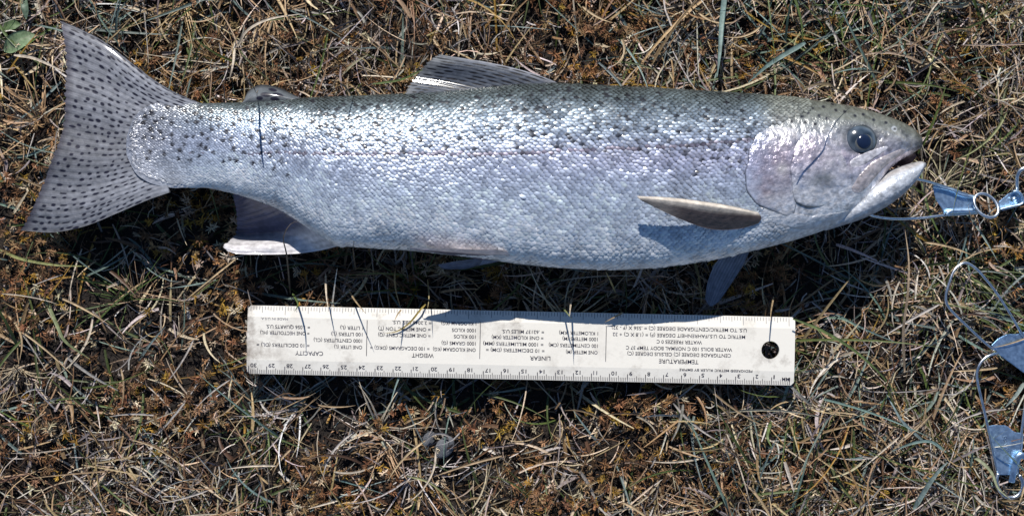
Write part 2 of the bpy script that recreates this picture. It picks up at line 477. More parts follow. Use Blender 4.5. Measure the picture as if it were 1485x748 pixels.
def blades(x, y, z0, length, width, head, elev, curl, droop, roll, segs, vee, taper=0.9):
    """vectorised ribbons -> points (n, segs+1, k, 3)"""
    n = len(x)
    tt = np.linspace(0, 1, segs + 1)
    tm = (tt[:-1] + tt[1:]) / 2
    H = head[:, None] + curl[:, None] * (tm - 0.0)[None]
    E = elev[:, None] + droop[:, None] * tm[None]
    st = (length / segs)[:, None]
    D = np.stack([np.cos(H) * np.cos(E), np.sin(H) * np.cos(E), np.sin(E)], -1) * st[..., None]
    P = np.concatenate([np.zeros((n, 1, 3)), np.cumsum(D, 1)], 1)
    P[..., 0] += x[:, None]; P[..., 1] += y[:, None]; P[..., 2] += z0[:, None]
    # never dive below the soil
    floor_z = terrain(P[..., 0], P[..., 1]) + 0.0006 + (z0 * 0.35)[:, None]
    P[..., 2] = np.maximum(P[..., 2], floor_z)
    P = press(P)
    Hn = np.concatenate([H, H[:, -1:]], 1)
    side = np.stack([-np.sin(Hn), np.cos(Hn), np.zeros_like(Hn)], -1)
    up = np.zeros_like(side); up[..., 2] = 1
    side = side * np.cos(roll)[:, None, None] + up * np.sin(roll)[:, None, None]
    prof = (1 - taper * tt ** 2.2) * (0.75 + 0.25 * np.minimum(tt * 6, 1))
    hw = 0.5 * width[:, None] * prof[None]
    A = P - side * hw[..., None]; B = P + side * hw[..., None]
    if vee:
        nrm = np.cross(side, np.gradient(P, axis=1)); nrm /= np.linalg.norm(nrm, axis=-1, keepdims=True) + 1e-12
        nrm *= np.sign(nrm[..., 2:3] + 1e-9)
        return np.stack([A, P - nrm * hw[..., None] * 0.55, B], 2)
    return np.stack([A, B], 2)

def ribbons_to_mesh(name, R, colr, m, label=None, cat=None):
    n, r, k, _ = R.shape
    base_ = (np.arange(n) * r * k)[:, None, None]
    f = grid_faces(r, k)[None] + base_
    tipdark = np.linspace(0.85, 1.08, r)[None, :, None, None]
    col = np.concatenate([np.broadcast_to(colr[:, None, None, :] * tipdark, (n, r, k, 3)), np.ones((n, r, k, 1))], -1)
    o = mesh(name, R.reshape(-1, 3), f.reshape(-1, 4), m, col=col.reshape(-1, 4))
    return tag(o, label, cat, kind='stuff')

FR = (0.335, 0.19)                           # half extents of the densely littered field
def scatter(n, ext=FR, dens=None):
    xs = []; ys = []; tot = 0
    while tot < n:
        x = rng.uniform(-ext[0], ext[0], n); y = rng.uniform(-ext[1], ext[1], n)
        fx = x / KF + CX; fy = CY - y / KF
        # nothing roots below the middle of the fish where it cannot be seen
        hid = (fx > 330) & (fx < 1130) & (fy > ftop(fx) + 40) & (fy < fbot(fx) - 40)
        keep = ~hid
        if dens is not None: keep &= rng.random(n) < dens(x, y)
        xs.append(x[keep]); ys.append(y[keep]); tot += keep.sum()
    return np.concatenate(xs)[:n], np.concatenate(ys)[:n]
def U(a, b, n): return rng.uniform(a, b, n)

def mossy(x, y):
    m = smoothstep(0.50, 0.72, 0.6 * vnoise(x, y, 0.05, 31) + 0.4 * vnoise(x, y, 0.018, 32))
    px, py = x / S + CX, CY - y / S
    for (cx, cy, r) in [(380, 100, 70), (480, 90, 60), (60, 240, 60), (330, 480, 50), (290, 560, 60), (940, 690, 50), (600, 600, 55), (40, 640, 60), (760, 640, 50), (230, 120, 40), (1180, 700, 45), (560, 115, 50)]:
        m = np.maximum(m, 0.9 * np.exp(-((px - cx) ** 2 + (py - cy) ** 2) / r ** 2))
    return m

# crumbs of moss and rotted leaf that carpet the soil
def crumbs(name, n, names, wts, size, zlo, zhi, dens, label, cat, m, ext=FR):
    x, y = scatter(n, ext, dens)
    z = terrain(x, y) + U(zlo, zhi, n)
    k = 5
    ang = U(0, 2 * np.pi, n)
    L = U(size[0], size[1], n)
    d1 = rng.normal(size=(n, 3)); d1[:, 2] *= 0.55; d1 /= np.linalg.norm(d1, axis=1)[:, None]
    d2 = rng.normal(size=(n, 3)); d2[:, 2] *= 0.8; d2 -= d1 * (d1 * d2).sum(1)[:, None]; d2 /= np.linalg.norm(d2, axis=1)[:, None]
    nr = np.cross(d1, d2)
    wd = L * U(0.22, 0.5, n)
    c = np.stack([x, y, z], -1)
    bend = (L * U(-0.25, 0.25, n))[:, None] * nr
    V = np.stack([c - d1 * L[:, None] * .5, c - d2 * wd[:, None] * .5 + bend, c + d1 * L[:, None] * .5, c + d2 * wd[:, None] * .5 + bend * 0.4, c + bend * 1.4], 1)
    V = press(V)
    b0 = (np.arange(n) * 5)[:, None, None]
    f = np.array([[0, 1, 4], [1, 2, 4], [2, 3, 4], [3, 0, 4]])[None] + b0
    col = pick(n, names, wts)
    col = np.concatenate([np.repeat(col[:, None], 5, 1), np.ones((n, 5, 1))], -1)
    o = mesh(name, V.reshape(-1, 3), f.reshape(-1, 3), m, col=col.reshape(-1, 4), smooth=False)
    return tag(o, label, cat, kind='stuff')
crumbs('leaf_litter', 46000, ['dark', 'brown', 'grey', 'tan'], [9, 2, 0.5, 0.5], (0.0012, 0.0045), 0.0, 0.005, None, 'dark crumbled leaf litter covering the soil', 'litter', M_MOSS)
def moss(nc, per):
    cx, cy = scatter(nc, FR, lambda x, y: mossy(x, y) ** 1.6 + 0.01)
    x = np.repeat(cx, per) + rng.normal(0, 0.0007, nc * per); y = np.repeat(cy, per) + rng.normal(0, 0.0007, nc * per)
    n = nc * per
    z = terrain(x, y) + np.repeat(U(0.003, 0.0115, nc), per)
    R = blades(x, y, z, np.repeat(U(0.0018, 0.0046, nc), per) * U(0.6, 1.2, n), U(0.0004, 0.0010, n), U(0, 6.283, n), U(0.0, 1.2, n), rng.normal(0, 0.5, n), U(-1.4, 0.2, n), U(-0.9, 0.9, n), 3, False, 0.85)
    c = np.repeat(pick(nc, ['rust', 'ochre', 'brown', 'tan', 'pale'], [4, 1.7, 2.0, 3.8, 1.4]), per, 0) * U(0.6, 1.25, n)[:, None]
    ribbons_to_mesh('moss', R, np.clip(c, 0, 0.8), M_MOSS, 'rusty brown and ochre moss in patches between the grass', 'moss')
moss(4200, 15)

# fine tangled dead stems
n = 17000
clump = lambda x, y: (0.22 + 0.78 * smoothstep(0.3, 0.65, vnoise(x, y, 0.022, 51))) * (0.3 + 0.7 * smoothstep(0.30, 0.58, vnoise(x, y, 0.065, 52))) * (1 - 0.6 * mossy(x, y))
x, y = scatter(n, FR, clump)
R = blades(x, y, terrain(x, y) + U(0.001, 0.010, n), rng.gamma(3.0, 0.0034, n) + 0.003, U(0.00035, 0.00095, n), U(0, 6.283, n), rng.normal(0.05, 0.30, n), rng.normal(0, 0.8, n), rng.normal(-0.25, 0.5, n), U(-1.1, 1.1, n), 4, False, 0.7)
ribbons_to_mesh('dead_grass', R, pick(n, ['straw', 'pale', 'grey', 'white', 'brown', 'dark', 'tan'], [2.0, 2.0, 3.2, 3.0, 2.6, 4.4, 2.2]), M_GRASS, 'fine tangled grey dead grass stems matted over the soil', 'grass')
# outer field, seen only from beside
n = 52000
xo = rng.normal(0, 0.42, n * 3); yo = rng.normal(0, 0.36, n * 3)
k = (np.abs(xo) > FR[0] - 0.02) | (np.abs(yo) > FR[1] - 0.01)
xo, yo = xo[k][:n], yo[k][:n]; n = len(xo)
R = blades(xo, yo, terrain(xo, yo) + U(0.001, 0.009, n), rng.gamma(3.0, 0.006, n) + 0.008, U(0.0005, 0.0012, n), U(0, 6.283, n), rng.normal(0.15, 0.25, n), rng.normal(0, 0.8, n), rng.normal(-0.35, 0.5, n), U(-1, 1, n), 4, False, 0.7)
ribbons_to_mesh('outer_grass', R, pick(n, ['straw', 'pale', 'grey', 'white', 'brown', 'dark', 'tan', 'green'], [3, 1.5, 4, 1.2, 3, 2.5, 2.5, 1]), M_GRASS, 'dry matted grass spreading away from the fish on all sides', 'grass')

# medium straws
n = 4500
x, y = scatter(n, FR, clump)
R = blades(x, y, terrain(x, y) + U(0.004, 0.0125, n), rng.gamma(3.5, 0.0052, n) + 0.006, rng.gamma(4.0, 0.00017, n) + 0.00035, U(0, 6.283, n), rng.normal(0.12, 0.25, n), rng.normal(0, 0.75, n), rng.normal(-0.35, 0.45, n), U(-0.8, 0.8, n), 6, True, 0.75)
ribbons_to_mesh('dry_grass', R, pick(n, ['straw', 'pale', 'grey', 'white', 'brown', 'tan', 'green'], [3.6, 2.6, 2.6, 2.2, 1.4, 2, 0.9]), M_GRASS, 'pale dry grass straws lying loosely in all directions', 'grass')

# flattened dead leaves and tufts springing from one root
n = 1500
x, y = scatter(n, FR, clump)
R = blades(x, y, terrain(x, y) + U(0.003, 0.010, n), U(0.006, 0.024, n), U(0.0011, 0.0027, n), U(0, 6.283, n), rng.normal(0.05, 0.25, n), rng.normal(0, 0.5, n), rng.normal(-0.2, 0.5, n), U(-0.9, 0.9, n), 5, True, 0.8)
ribbons_to_mesh('flat_dead_leaves', R, pick(n, ['straw', 'pale', 'grey', 'white', 'brown', 'tan', 'ochre'], [2, 1.6, 2.4, 1.2, 3, 2.4, 0.4]), M_GRASS, 'short flattened dead leaf pieces pressed into the grass mat', 'grass')
nt_, per = 95, 20
tx, ty = scatter(nt_, FR, lambda x, y: 0.3 + 0.7 * (1 - mossy(x, y)))
n = nt_ * per
x = np.repeat(tx, per) + rng.normal(0, 0.0014, n); y = np.repeat(ty, per) + rng.normal(0, 0.0014, n)
R = blades(x, y, terrain(x, y) + 0.002, np.repeat(U(0.014, 0.042, nt_), per) * U(0.5, 1.25, n), np.repeat(U(0.0005, 0.0011, nt_), per) * U(0.7, 1.3, n), np.repeat(U(0, 6.283, nt_), per) + rng.normal(0, 1.0, n), U(0.15, 1.0, n), rng.normal(0, 0.5, n), U(-1.3, -0.4, n), U(-0.6, 0.6, n), 7, True, 0.9)
kind_ = rng.random(nt_) < 0.35
tc_ = np.where(kind_[:, None], pick(nt_, ['green', 'blue'], [3, 2]), pick(nt_, ['straw', 'pale', 'white', 'tan'], [3, 2, 1, 2]))
ribbons_to_mesh('grass_tufts', R, np.clip(np.repeat(tc_, per, 0) * U(0.65, 1.3, n)[:, None], 0, 0.75), M_GRASS, 'small tufts of bent grass springing from single roots', 'grass')

# living blades: more of them on the right-hand and upper side
def greendens(x, y):
    px, py = x / S + CX, CY - y / S
    d = 0.20 + 0.75 * smoothstep(1000, 1200, px) * smoothstep(300, 480, py) + 0.55 * smoothstep(780, 900, px) * smoothstep(170, 60, py) + 0.3 * smoothstep(500, 300, px) * smoothstep(200, 20, py)
    return np.clip(d * (0.4 + 1.2 * vnoise(x, y, 0.04, 41)), 0, 1)
n = 1700
x, y = scatter(n, FR, greendens)
R = blades(x, y, terrain(x, y) + U(0.001, 0.008, n), rng.gamma(5.0, 0.0062, n) + 0.008, U(0.0008, 0.0019, n), U(0, 6.283, n), rng.normal(0.30, 0.25, n), rng.normal(0, 0.5, n), rng.normal(-0.55, 0.35, n), U(-0.7, 0.7, n), 8, True, 0.93)
ribbons_to_mesh('green_grass', R, pick(n, ['green', 'blue', 'straw', 'ochre'], [3.4, 3.0, 1.3, 0.5]), M_GRASS, 'sparse living green and blue-green grass blades among the straw', 'grass')

# ================================================================== THE FISH
fish = empty('fish', W(742, 260, 0.017), 'large silver spotted trout lying on its side on dry grass above the white ruler', 'fish')

def gill_edge(fy):
    return np.interp(fy, [120, 165, 178, 200, 237, 274, 292, 304, 317, 330, 360], [1178, 1168, 1128, 1106, 1096, 1096, 1106, 1118, 1140, 1150, 1130])
# --- body: one continuous loft from the tail root to the snout
xs = np.concatenate([np.linspace(183.2, 240, 40, endpoint=False), np.linspace(240, 1060, 210, endpoint=False), np.linspace(1060, 1333.6, 200)])
NV = 240
th = np.linspace(0, 2 * np.pi, NV, endpoint=False)
t_, b_ = ftop(xs), fbot(xs)
yc, a_ = (t_ + b_) / 2, (b_ - t_) / 2
FX = np.repeat(xs[:, None], NV, 1)
FY = yc[:, None] - a_[:, None] * np.cos(th)[None]
FZ = ZC + fth(xs)[:, None] * np.where(np.sin(th) > 0, 1, 0.94)[None] * np.sign(np.sin(th))[None] * np.abs(np.sin(th))[None] ** fexp(xs[:, None], np.cos(th)[None] < 0)
FX, FY, FZ = FX.ravel(), FY.ravel(), FZ.ravel()
# the head is sculpted a little: brow over the eye, hollow before it, cheek
def gauss(cx, cy, rx, ry, ang=0):
    ca, sa = math.cos(ang), math.sin(ang)
    dx, dy = FX - cx, FY - cy
    u = (dx * ca + dy * sa) / rx; v = (-dx * sa + dy * ca) / ry
    return np.exp(-(u * u + v * v))
up = FZ > ZC
ex, ey, ez = onfish(1249, 206)
FZ = FZ + np.where(up, 0.0012 * gauss(ex - 4, ey - 24, 34, 8, 0.2) - 0.0026 * gauss(ex, ey, 25, 23) + 0.0010 * gauss(1296, 205, 26, 8, 0.45) - 0.0008 * gauss(1288, 192, 16, 5, 0.4), 0)
col = pigment(FX, FY)
col = darken_spots(col, FX, FY, spots, dark=(0.05, 0.055, 0.06))
col[(FZ > ZC)] = darken_spots(col[FZ > ZC], FX[FZ > ZC], FY[FZ > ZC], head_spots, soft=1.0)
# scaled part of the skin is seen only between the scales
sk = np.where(FX < 1095, 1 - 0.45 * smoothstep(270, 330, FX), 1.0)
col[:, :3] *= sk[:, None]
for (cx_, cy_, rx_, ry_, an_, am_) in [(1249, 203, 30, 29, 0.0, 0.55), (1274, 210, 22, 8, 0.35, 0.45)]:
    fx, fy, _ = onfish(cx_, cy_)
    ca, sa = math.cos(an_), math.sin(an_)
    u_ = ((FX - fx) * ca + (FY - fy) * sa) / rx_; v_ = (-(FX - fx) * sa + (FY - fy) * ca) / ry_
    kk = am_ * (1 - smoothstep(0.75, 1.05, np.hypot(u_, v_))) * (FZ > ZC)
    col[:, :3] = col[:, :3] * (1 - kk[:, None]) + np.array([0.13, 0.14, 0.15]) * kk[:, None]
# shade of the groove behind the gill cover, painted; nostril after it
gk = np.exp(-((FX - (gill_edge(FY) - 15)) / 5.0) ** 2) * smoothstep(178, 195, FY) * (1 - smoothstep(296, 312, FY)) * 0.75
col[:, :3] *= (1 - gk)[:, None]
for (nx, ny, r, dk) in [(1297, 187, 4.2, 0.55), (1298, 187, 2.0, 0.08), (1308, 190, 1.6, 0.12)]:
    fx, fy, _ = onfish(nx, ny)
    d = np.hypot(FX - fx, FY - fy); kk = (1 - smoothstep(r - 1, r + 1, d)) * (FZ > ZC)
    tint_c = np.array([0.5, 0.52, 0.54]) if dk > 0.5 else np.array([dk] * 3)
    col[:, :3] = col[:, :3] * (1 - kk[:, None]) + tint_c * kk[:, None]
# dark lips and snout tip
lip = smoothstep(1318, 1334, FX)[:, None]
col[:, :3] *= 1 - 0.55 * lip
nb = len(xs)
V = f2w(FX, FY, FZ)
capA = f2w([183.0], [yc[0]], [ZC]); capB = f2w([1334.2], [yc[-1]], [ZC])
V = np.vstack([V, capA, capB]); col = np.vstack([col, col[:1], col[-1:]])
j = np.arange(NV); j2 = (j + 1) % NV
F4 = grid_faces(nb, NV, True)[:, ::-1]
F3 = np.vstack([np.stack([np.full(NV, nb * NV), j, j2], -1)[:, ::-1], np.stack([np.full(NV, nb * NV + 1), (nb - 1) * NV + j2, (nb - 1) * NV + j], -1)[:, ::-1]])
body = mesh('body', V, [F4, F3], M_SKIN, fish, col)

# --- scales, overlapping towards the tail
# even arc-length rows round the flank
tq = np.linspace(-0.75, math.pi + 0.75, 2000)
arc = np.concatenate([[0], np.cumsum(np.hypot(np.diff(-np.cos(tq)), 0.52 * np.diff(np.sin(tq))))])
NR = 104
rows = np.interp(np.linspace(0, arc[-1], NR), arc, tq)
PITCH = 7.8
px_ = [187.0]
while px_[-1] < 1180:
    aa = (fbot(px_[-1]) - ftop(px_[-1])) / 2
    px_.append(px_[-1] + PITCH * np.clip(aa / 128.0, 0.66, 1.0))
px_ = np.array(px_)
XI, TJ = np.meshgrid(np.arange(len(px_) - 1), np.arange(NR), indexing='ij')
XI = XI.ravel(); TJ = TJ.ravel()
frac = (TJ % 2) * 0.5
sx_ = px_[XI] + (px_[XI + 1] - px_[XI]) * frac
pit = px_[XI + 1] - px_[XI]
sth = rows[TJ]
ns = len(sx_)
sx_ = sx_ + rng.normal(0, 0.5, ns) + 5 * (vnoise(sx_, sth * 80, 60, 85) - 0.5)
sth = sth + 0.05 * (vnoise(sx_, sth * 80, 75, 86) - 0.5) + rng.normal(0, 0.004, ns)
def surf(fx, tht):
    t_, b_ = ftop(fx), fbot(fx)
    z = ZC + fth(fx) * np.sign(np.sin(tht)) * np.abs(np.sin(tht)) ** fexp(fx, np.cos(tht) < 0) * np.where(np.sin(tht) > 0, 1, 0.94)
    return f2w(fx, (t_ + b_) / 2 - (b_ - t_) / 2 * np.cos(tht), z)
P0 = surf(sx_, sth)
TX = surf(sx_ + 1.5, sth) - surf(sx_ - 1.5, sth); TX /= np.linalg.norm(TX, axis=1)[:, None] + 1e-12
TT_ = surf(sx_, sth + 0.01) - surf(sx_, sth - 0.01)
dth = np.gradient(rows)[TJ]
rowsp = np.linalg.norm(TT_, axis=1) / 0.02 * dth
TT_ /= np.linalg.norm(TT_, axis=1)[:, None] + 1e-12
NRM = np.cross(TX, TT_); NRM /= np.linalg.norm(NRM, axis=1)[:, None] + 1e-12
flip = np.sign((NRM * (P0 - surf(sx_, sth) + np.stack([0 * sx_, -np.cos(sth) * -1, np.sin(sth)], -1))).sum(1))
NRM *= flip[:, None]
fy_ = (ftop(sx_) + fbot(sx_)) / 2 - (fbot(sx_) - ftop(sx_)) / 2 * np.cos(sth)
keep = (sx_ < gill_edge(fy_) - np.where(fy_ > 185, 11, 0)) & (sx_ > 185 + 9 * vnoise(fy_, sx_, 7, 88) + 4 * rng.random(ns))
sr_ = (fy_ - (ftop(sx_) + fbot(sx_)) / 2) / np.maximum((fbot(sx_) - ftop(sx_)) / 2, 1)
keep &= ~((sx_ < 275) & (np.abs(sr_) > 0.88 + 0.12 * smoothstep(220, 275, sx_) - 0.10 * rng.random(ns)))
keep &= ~((fy_ > 250) & (sx_ < 1250) & (np.cos(sth) < -0.985) & (sx_ > 500))   # smooth belly keel
P0, TX, TT_, NRM, sx_, fy_, pit, rowsp, sth = [q[keep] for q in (P0, TX, TT_, NRM, sx_, fy_, pit, rowsp, sth)]
ns = len(sx_)
szj = rng.uniform(0.9, 1.1, ns)
hl = pit * KF * 0.78 * szj; hw = np.minimum(rowsp * 1.12, pit * KF * 0.75) * szj
rim = np.linspace(0, 2 * np.pi, 8, endpoint=False) + np.pi / 8
ru, rv = np.cos(rim), np.sin(rim)
ru = np.where(ru < 0, ru * 0.98, ru)
wave = lambda sc_, sd_: vnoise(sx_, fy_, sc_, sd_) - 0.5
tilt1 = rng.normal(0, 0.075, ns) + 0.16 * wave(38, 81) + 0.10 * wave(15, 82)
tilt2 = rng.normal(0, 0.10, ns) + 0.30 * wave(46, 83) + 0.18 * wave(17, 84)
fr_ = smoothstep(225, 190, sx_)
h_free = hl * (0.17 + 0.12 * fr_)
tilt1 = tilt1 + rng.normal(0, 0.12, ns) * fr_; tilt2 = tilt2 + rng.normal(0, 0.16, ns) * fr_
loc_u = np.concatenate([ru, [0.0]]); loc_v = np.concatenate([rv, [0.0]])
Vs = P0[:, None] + TX[:, None] * (hl[:, None] * loc_u)[..., None] + TT_[:, None] * (hw[:, None] * loc_v)[..., None]
lift = -loc_u[None] * h_free[:, None] + hl[:, None] * loc_u[None] * tilt1[:, None] + hw[:, None] * loc_v[None] * tilt2[:, None]
lift = lift + 0.00016 + np.where(np.arange(9) == 8, 0.22, 0.0)[None] * hl[:, None]
lift -= 0.10 * hw[:, None] * (loc_v ** 2)[None]
Vs = Vs + NRM[:, None] * lift[..., None]
vfx = sx_[:, None] + loc_u[None] * pit[:, None] * 0.78
vfy = fy_[:, None] - loc_v[None] * hw[:, None] / KF * np.abs(np.sin(sth))[:, None] * 1.0
cs = pigment(sx_, fy_)
cs[:, :3] *= rng.uniform(0.70, 1.15, (ns, 1)) * (0.85 + 0.3 * vnoise(sx_, fy_, 30, 87))[:, None]
tt = (fy_ - ftop(sx_)) / (fbot(sx_) - ftop(sx_))
edge = np.interp(tt, [0, 0.15, 0.35, 0.6, 1.0], [0.20, 0.24, 0.42, 0.60, 0.85])
frw = smoothstep(222, 192, sx_) * 0.7 * (rng.random(ns) < 0.5)  # white shine of some fringe scales, put into their colour
cs[:, :3] = cs[:, :3] * (1 - frw[:, None]) + np.array([0.62, 0.63, 0.68]) * frw[:, None]
cv = np.repeat(cs[:, None], 9, 1)
cv[:, :8, :3] *= edge[:, None, None]
cv[:, 8, :3] *= np.interp(tt, [0, 0.25, 0.5], [2.0, 1.6, 1.2])[:, None]
# lateral line: a row of pored scales
ll = np.interp(sx_, [200, 300, 500, 750, 950, 1090], [219, 224, 228, 227, 219, 208])
onl = (np.abs(fy_ - ll) < 1.9) & (rng.random(ns) < smoothstep(260, 520, sx_))
cv[onl, :, :3] *= np.array([0.60, 0.50, 0.50])
cv = np.clip(cv, 0, 0.92)
cvf = cv.reshape(-1, 4); upm = np.repeat(np.sin(sth) > -0.15, 9)
cvf[upm] = darken_spots(cvf[upm], vfx.ravel()[upm], vfy.ravel()[upm], spots, soft=0.6)
b0 = (np.arange(ns) * 9)[:, None, None]
ff = np.stack([np.arange(8), (np.arange(8) + 1) % 8, np.full(8, 8)], -1)[None] + b0
sc = mesh('scales', Vs.reshape(-1, 3), ff.reshape(-1, 3), M_SCALE, fish, cvf)
tag(sc, kind='stuff')

# --- patches of bone and skin that sit proud of the head
def patch(name, outline, lift_mm, edge_mm, colour_fn, m=M_SKIN, parent=fish, rings=26, n=150, edge_dark=0.5, power=0.45, sharp=None):
    oo = resample(outline, n, closed=True)
    ja = np.linspace(0, 2 * np.pi, n, endpoint=False)
    jit = sum(rng.normal(0, 0.35) * np.sin(k * ja + rng.uniform(0, 6.28)) for k in range(4, 16))
    oc = oo.mean(0); od = (oo - oc) / np.linalg.norm(oo - oc, axis=1)[:, None]
    oo = oo + od * jit[:, None]
    O = np.array([onfish(px, py)[:2] for px, py in oo])
    c = O.mean(0)
    rr = np.linspace(0, 1, rings) ** 0.75
    PX = c[0] + (O[:, 0] - c[0])[None] * rr[:, None]
    PY = c[1] + (O[:, 1] - c[1])[None] * rr[:, None]
    zz = fish_up(PX, PY)
    zz = np.where(zz < 0, ZC, zz)
    prof = (1 - rr ** 6) ** power
    z = zz + (edge_mm + (lift_mm - edge_mm) * prof[:, None]) * 0.001
    if sharp is not None:
        k_ = smoothstep(sharp[1], sharp[0], PX) * smoothstep(sharp[2], sharp[3], PY)
        z = z * k_ + (1 - k_) * (zz - 0.0003 + lift_mm * 0.0009 * np.clip(1 - rr ** 1.5, 0, 1)[:, None])
    # a skirt folds the rim down into the flesh
    PX = np.vstack([PX, PX[-1:]]); PY = np.vstack([PY, PY[-1:]]); z = np.vstack([z, zz[-1:] - 0.0012])
    cc = colour_fn(PX.ravel(), PY.ravel())
    rim_ = np.repeat(np.concatenate([rr, [1.0]]), n)
    ed = edge_dark * smoothstep(0.94, 1.0, rim_)  # rim darkened in colour, a painted crease shade round the plate
    if sharp is not None: ed = ed * smoothstep(sharp[1], sharp[0], PX.ravel()) * smoothstep(sharp[2], sharp[3], PY.ravel())
    cc[:, :3] *= (1 - ed)[:, None]
    V = f2w(PX.ravel(), PY.ravel(), z.ravel())
    f = grid_faces(rings + 1, n, True)
    return mesh(name, V, f, m, parent, cc)

def blotch(c, fx, fy, cx, cy, rx, ry, colour, amt, alpha=None):
    k = amt * np.exp(-(((fx - cx) / rx) ** 2 + ((fy - cy) / ry) ** 2))
    k = k * (0.55 + 0.9 * vnoise(fx, fy, 7, 55))
    k = np.clip(k, 0, 1)
    c[:, :3] = c[:, :3] * (1 - k[:, None]) + np.array(colour) * k[:, None]
    if alpha is not None: c[:, 3] = c[:, 3] * (1 - k) + alpha * k
    return c
def gill_colour(fx, fy):
    c = pigment(fx, fy)
    c = blotch(c, fx, fy, 1115, 245, 34, 40, (0.34, 0.29, 0.36), 0.75, 0.5)
    c = blotch(c, fx, fy, 1098, 280, 20, 22, (0.36, 0.29, 0.33), 0.7, 0.45)
    c = blotch(c, fx, fy, 1120, 188, 26, 9, (0.82, 0.78, 0.78), 0.8, 0.5)  # this and the next two put white highlights into the colour
    c = blotch(c, fx, fy, 1122, 250, 9, 9, (0.8, 0.76, 0.74), 0.7, 0.5)
    c = blotch(c, fx, fy, 1108, 290, 16, 7, (0.75, 0.72, 0.72), 0.6, 0.5)
    return np.clip(c, 0, 0.9)
def cheek_colour(fx, fy):
    c = pigment(fx, fy)
    c = blotch(c, fx, fy, 1165, 215, 20, 16, (0.50, 0.43, 0.50), 0.65, 0.5)
    c = blotch(c, fx, fy, 1205, 235, 34, 22, (0.64, 0.62, 0.64), 0.6, 0.45)
    c = blotch(c, fx, fy, 1180, 262, 16, 12, (0.24, 0.26, 0.27), 0.8, 0.5)
    c = blotch(c, fx, fy, 1215, 205, 16, 14, (0.34, 0.38, 0.42), 0.6, 0.5)
    c = blotch(c, fx, fy, 1178, 285, 18, 8, (0.78, 0.76, 0.76), 0.6, 0.5)
    return np.clip(c, 0, 0.9)
patch('gill_cover', [(1111, 178), (1097, 196), (1086, 220), (1081, 245), (1082, 272), (1090, 289), (1106, 301), (1128, 310), (1150, 313), (1154, 296), (1149, 270), (1148, 240), (1156, 212), (1166, 186), (1140, 181)], 1.0, 0.6, gill_colour, edge_dark=0.85, sharp=(1130, 1160, 184, 205))
patch('preopercle_plate', [(1166, 186), (1155, 206), (1147, 232), (1146, 262), (1150, 287), (1160, 298), (1182, 301), (1205, 297), (1224, 288), (1236, 270), (1240, 248), (1226, 232), (1217, 212), (1214, 192), (1192, 184)], 1.1, 0.45, cheek_colour, edge_dark=0.85, sharp=(1155, 1205, 195, 225))
def throat_colour(fx, fy):
    c = pigment(fx, fy); c[:, :3] = np.array([0.66, 0.68, 0.72]) * (0.9 + 0.2 * vnoise(fx, fy, 8, 77))[:, None]; c[:, 3] = 0.15
    return c
patch('gill_membrane', [(1100, 300), (1130, 312), (1165, 315), (1205, 308), (1240, 303), (1262, 300), (1250, 314), (1215, 327), (1170, 333), (1130, 325), (1108, 312)], 0.7, 0.2, throat_colour, edge_dark=0.6, sharp=(1130, 1200, 0, 1))

# --- lower jaw: its own loft, reaching from the throat to the chin
jx = np.linspace(1196, 1342, 110)
jt = np.interp(jx, *sm([1196, 1220, 1240, 1262, 1285, 1310, 1328, 1338, 1342], [318, 300, 284, 264, 248, 240, 235, 233, 237], 4))
jb = np.interp(jx, *sm([1196, 1222, 1250, 1271, 1290, 1305, 1318, 1327, 1336, 1342], [335, 327, 318, 308, 297, 286, 274, 264, 251, 240], 4))
jw = np.interp(jx, [1196, 1230, 1260, 1290, 1320, 1336, 1342], [0.0030, 0.0095, 0.0128, 0.0118, 0.0086, 0.0054, 0.0018])
NJ = 96
tj = np.linspace(0, 2 * np.pi, NJ, endpoint=False)
JX = np.repeat(jx[:, None], NJ, 1)
JY = ((jt + jb) / 2)[:, None] - ((jb - jt) / 2)[:, None] * np.cos(tj)[None]
JZ = ZC + jw[:, None] * np.sin(tj)[None]
cj = pigment(JX.ravel(), JY.ravel())
rel = ((JY - jt[:, None]) / np.maximum(jb - jt, 1)[:, None]).ravel()
white = np.array([0.50, 0.53, 0.58])
cj[:, :3] = white * (0.62 + 0.45 * vnoise(JX.ravel(), JY.ravel(), 9, 61) + 0.4 * vnoise(JX.ravel(), JY.ravel(), 3.2, 62))[:, None]
cj[:, 3] = 0.1
lipk = np.exp(-((rel - 0.10) / 0.10) ** 2) * 0.55
cj[:, :3] = cj[:, :3] * (1 - lipk[:, None]) + np.array([0.44, 0.38, 0.33]) * lipk[:, None]
tipk = smoothstep(1330, 1341, JX.ravel()) * 0.5
cj[:, :3] *= (1 - tipk)[:, None]
Vj = f2w(JX.ravel(), JY.ravel(), JZ.ravel())
capj = np.arange(NJ)[None]
mesh('lower_jaw', Vj, [grid_faces(len(jx), NJ, True)[:, ::-1], capj, capj[:, ::-1] + (len(jx) - 1) * NJ], M_SKIN, fish, np.clip(cj, 0, 0.9))

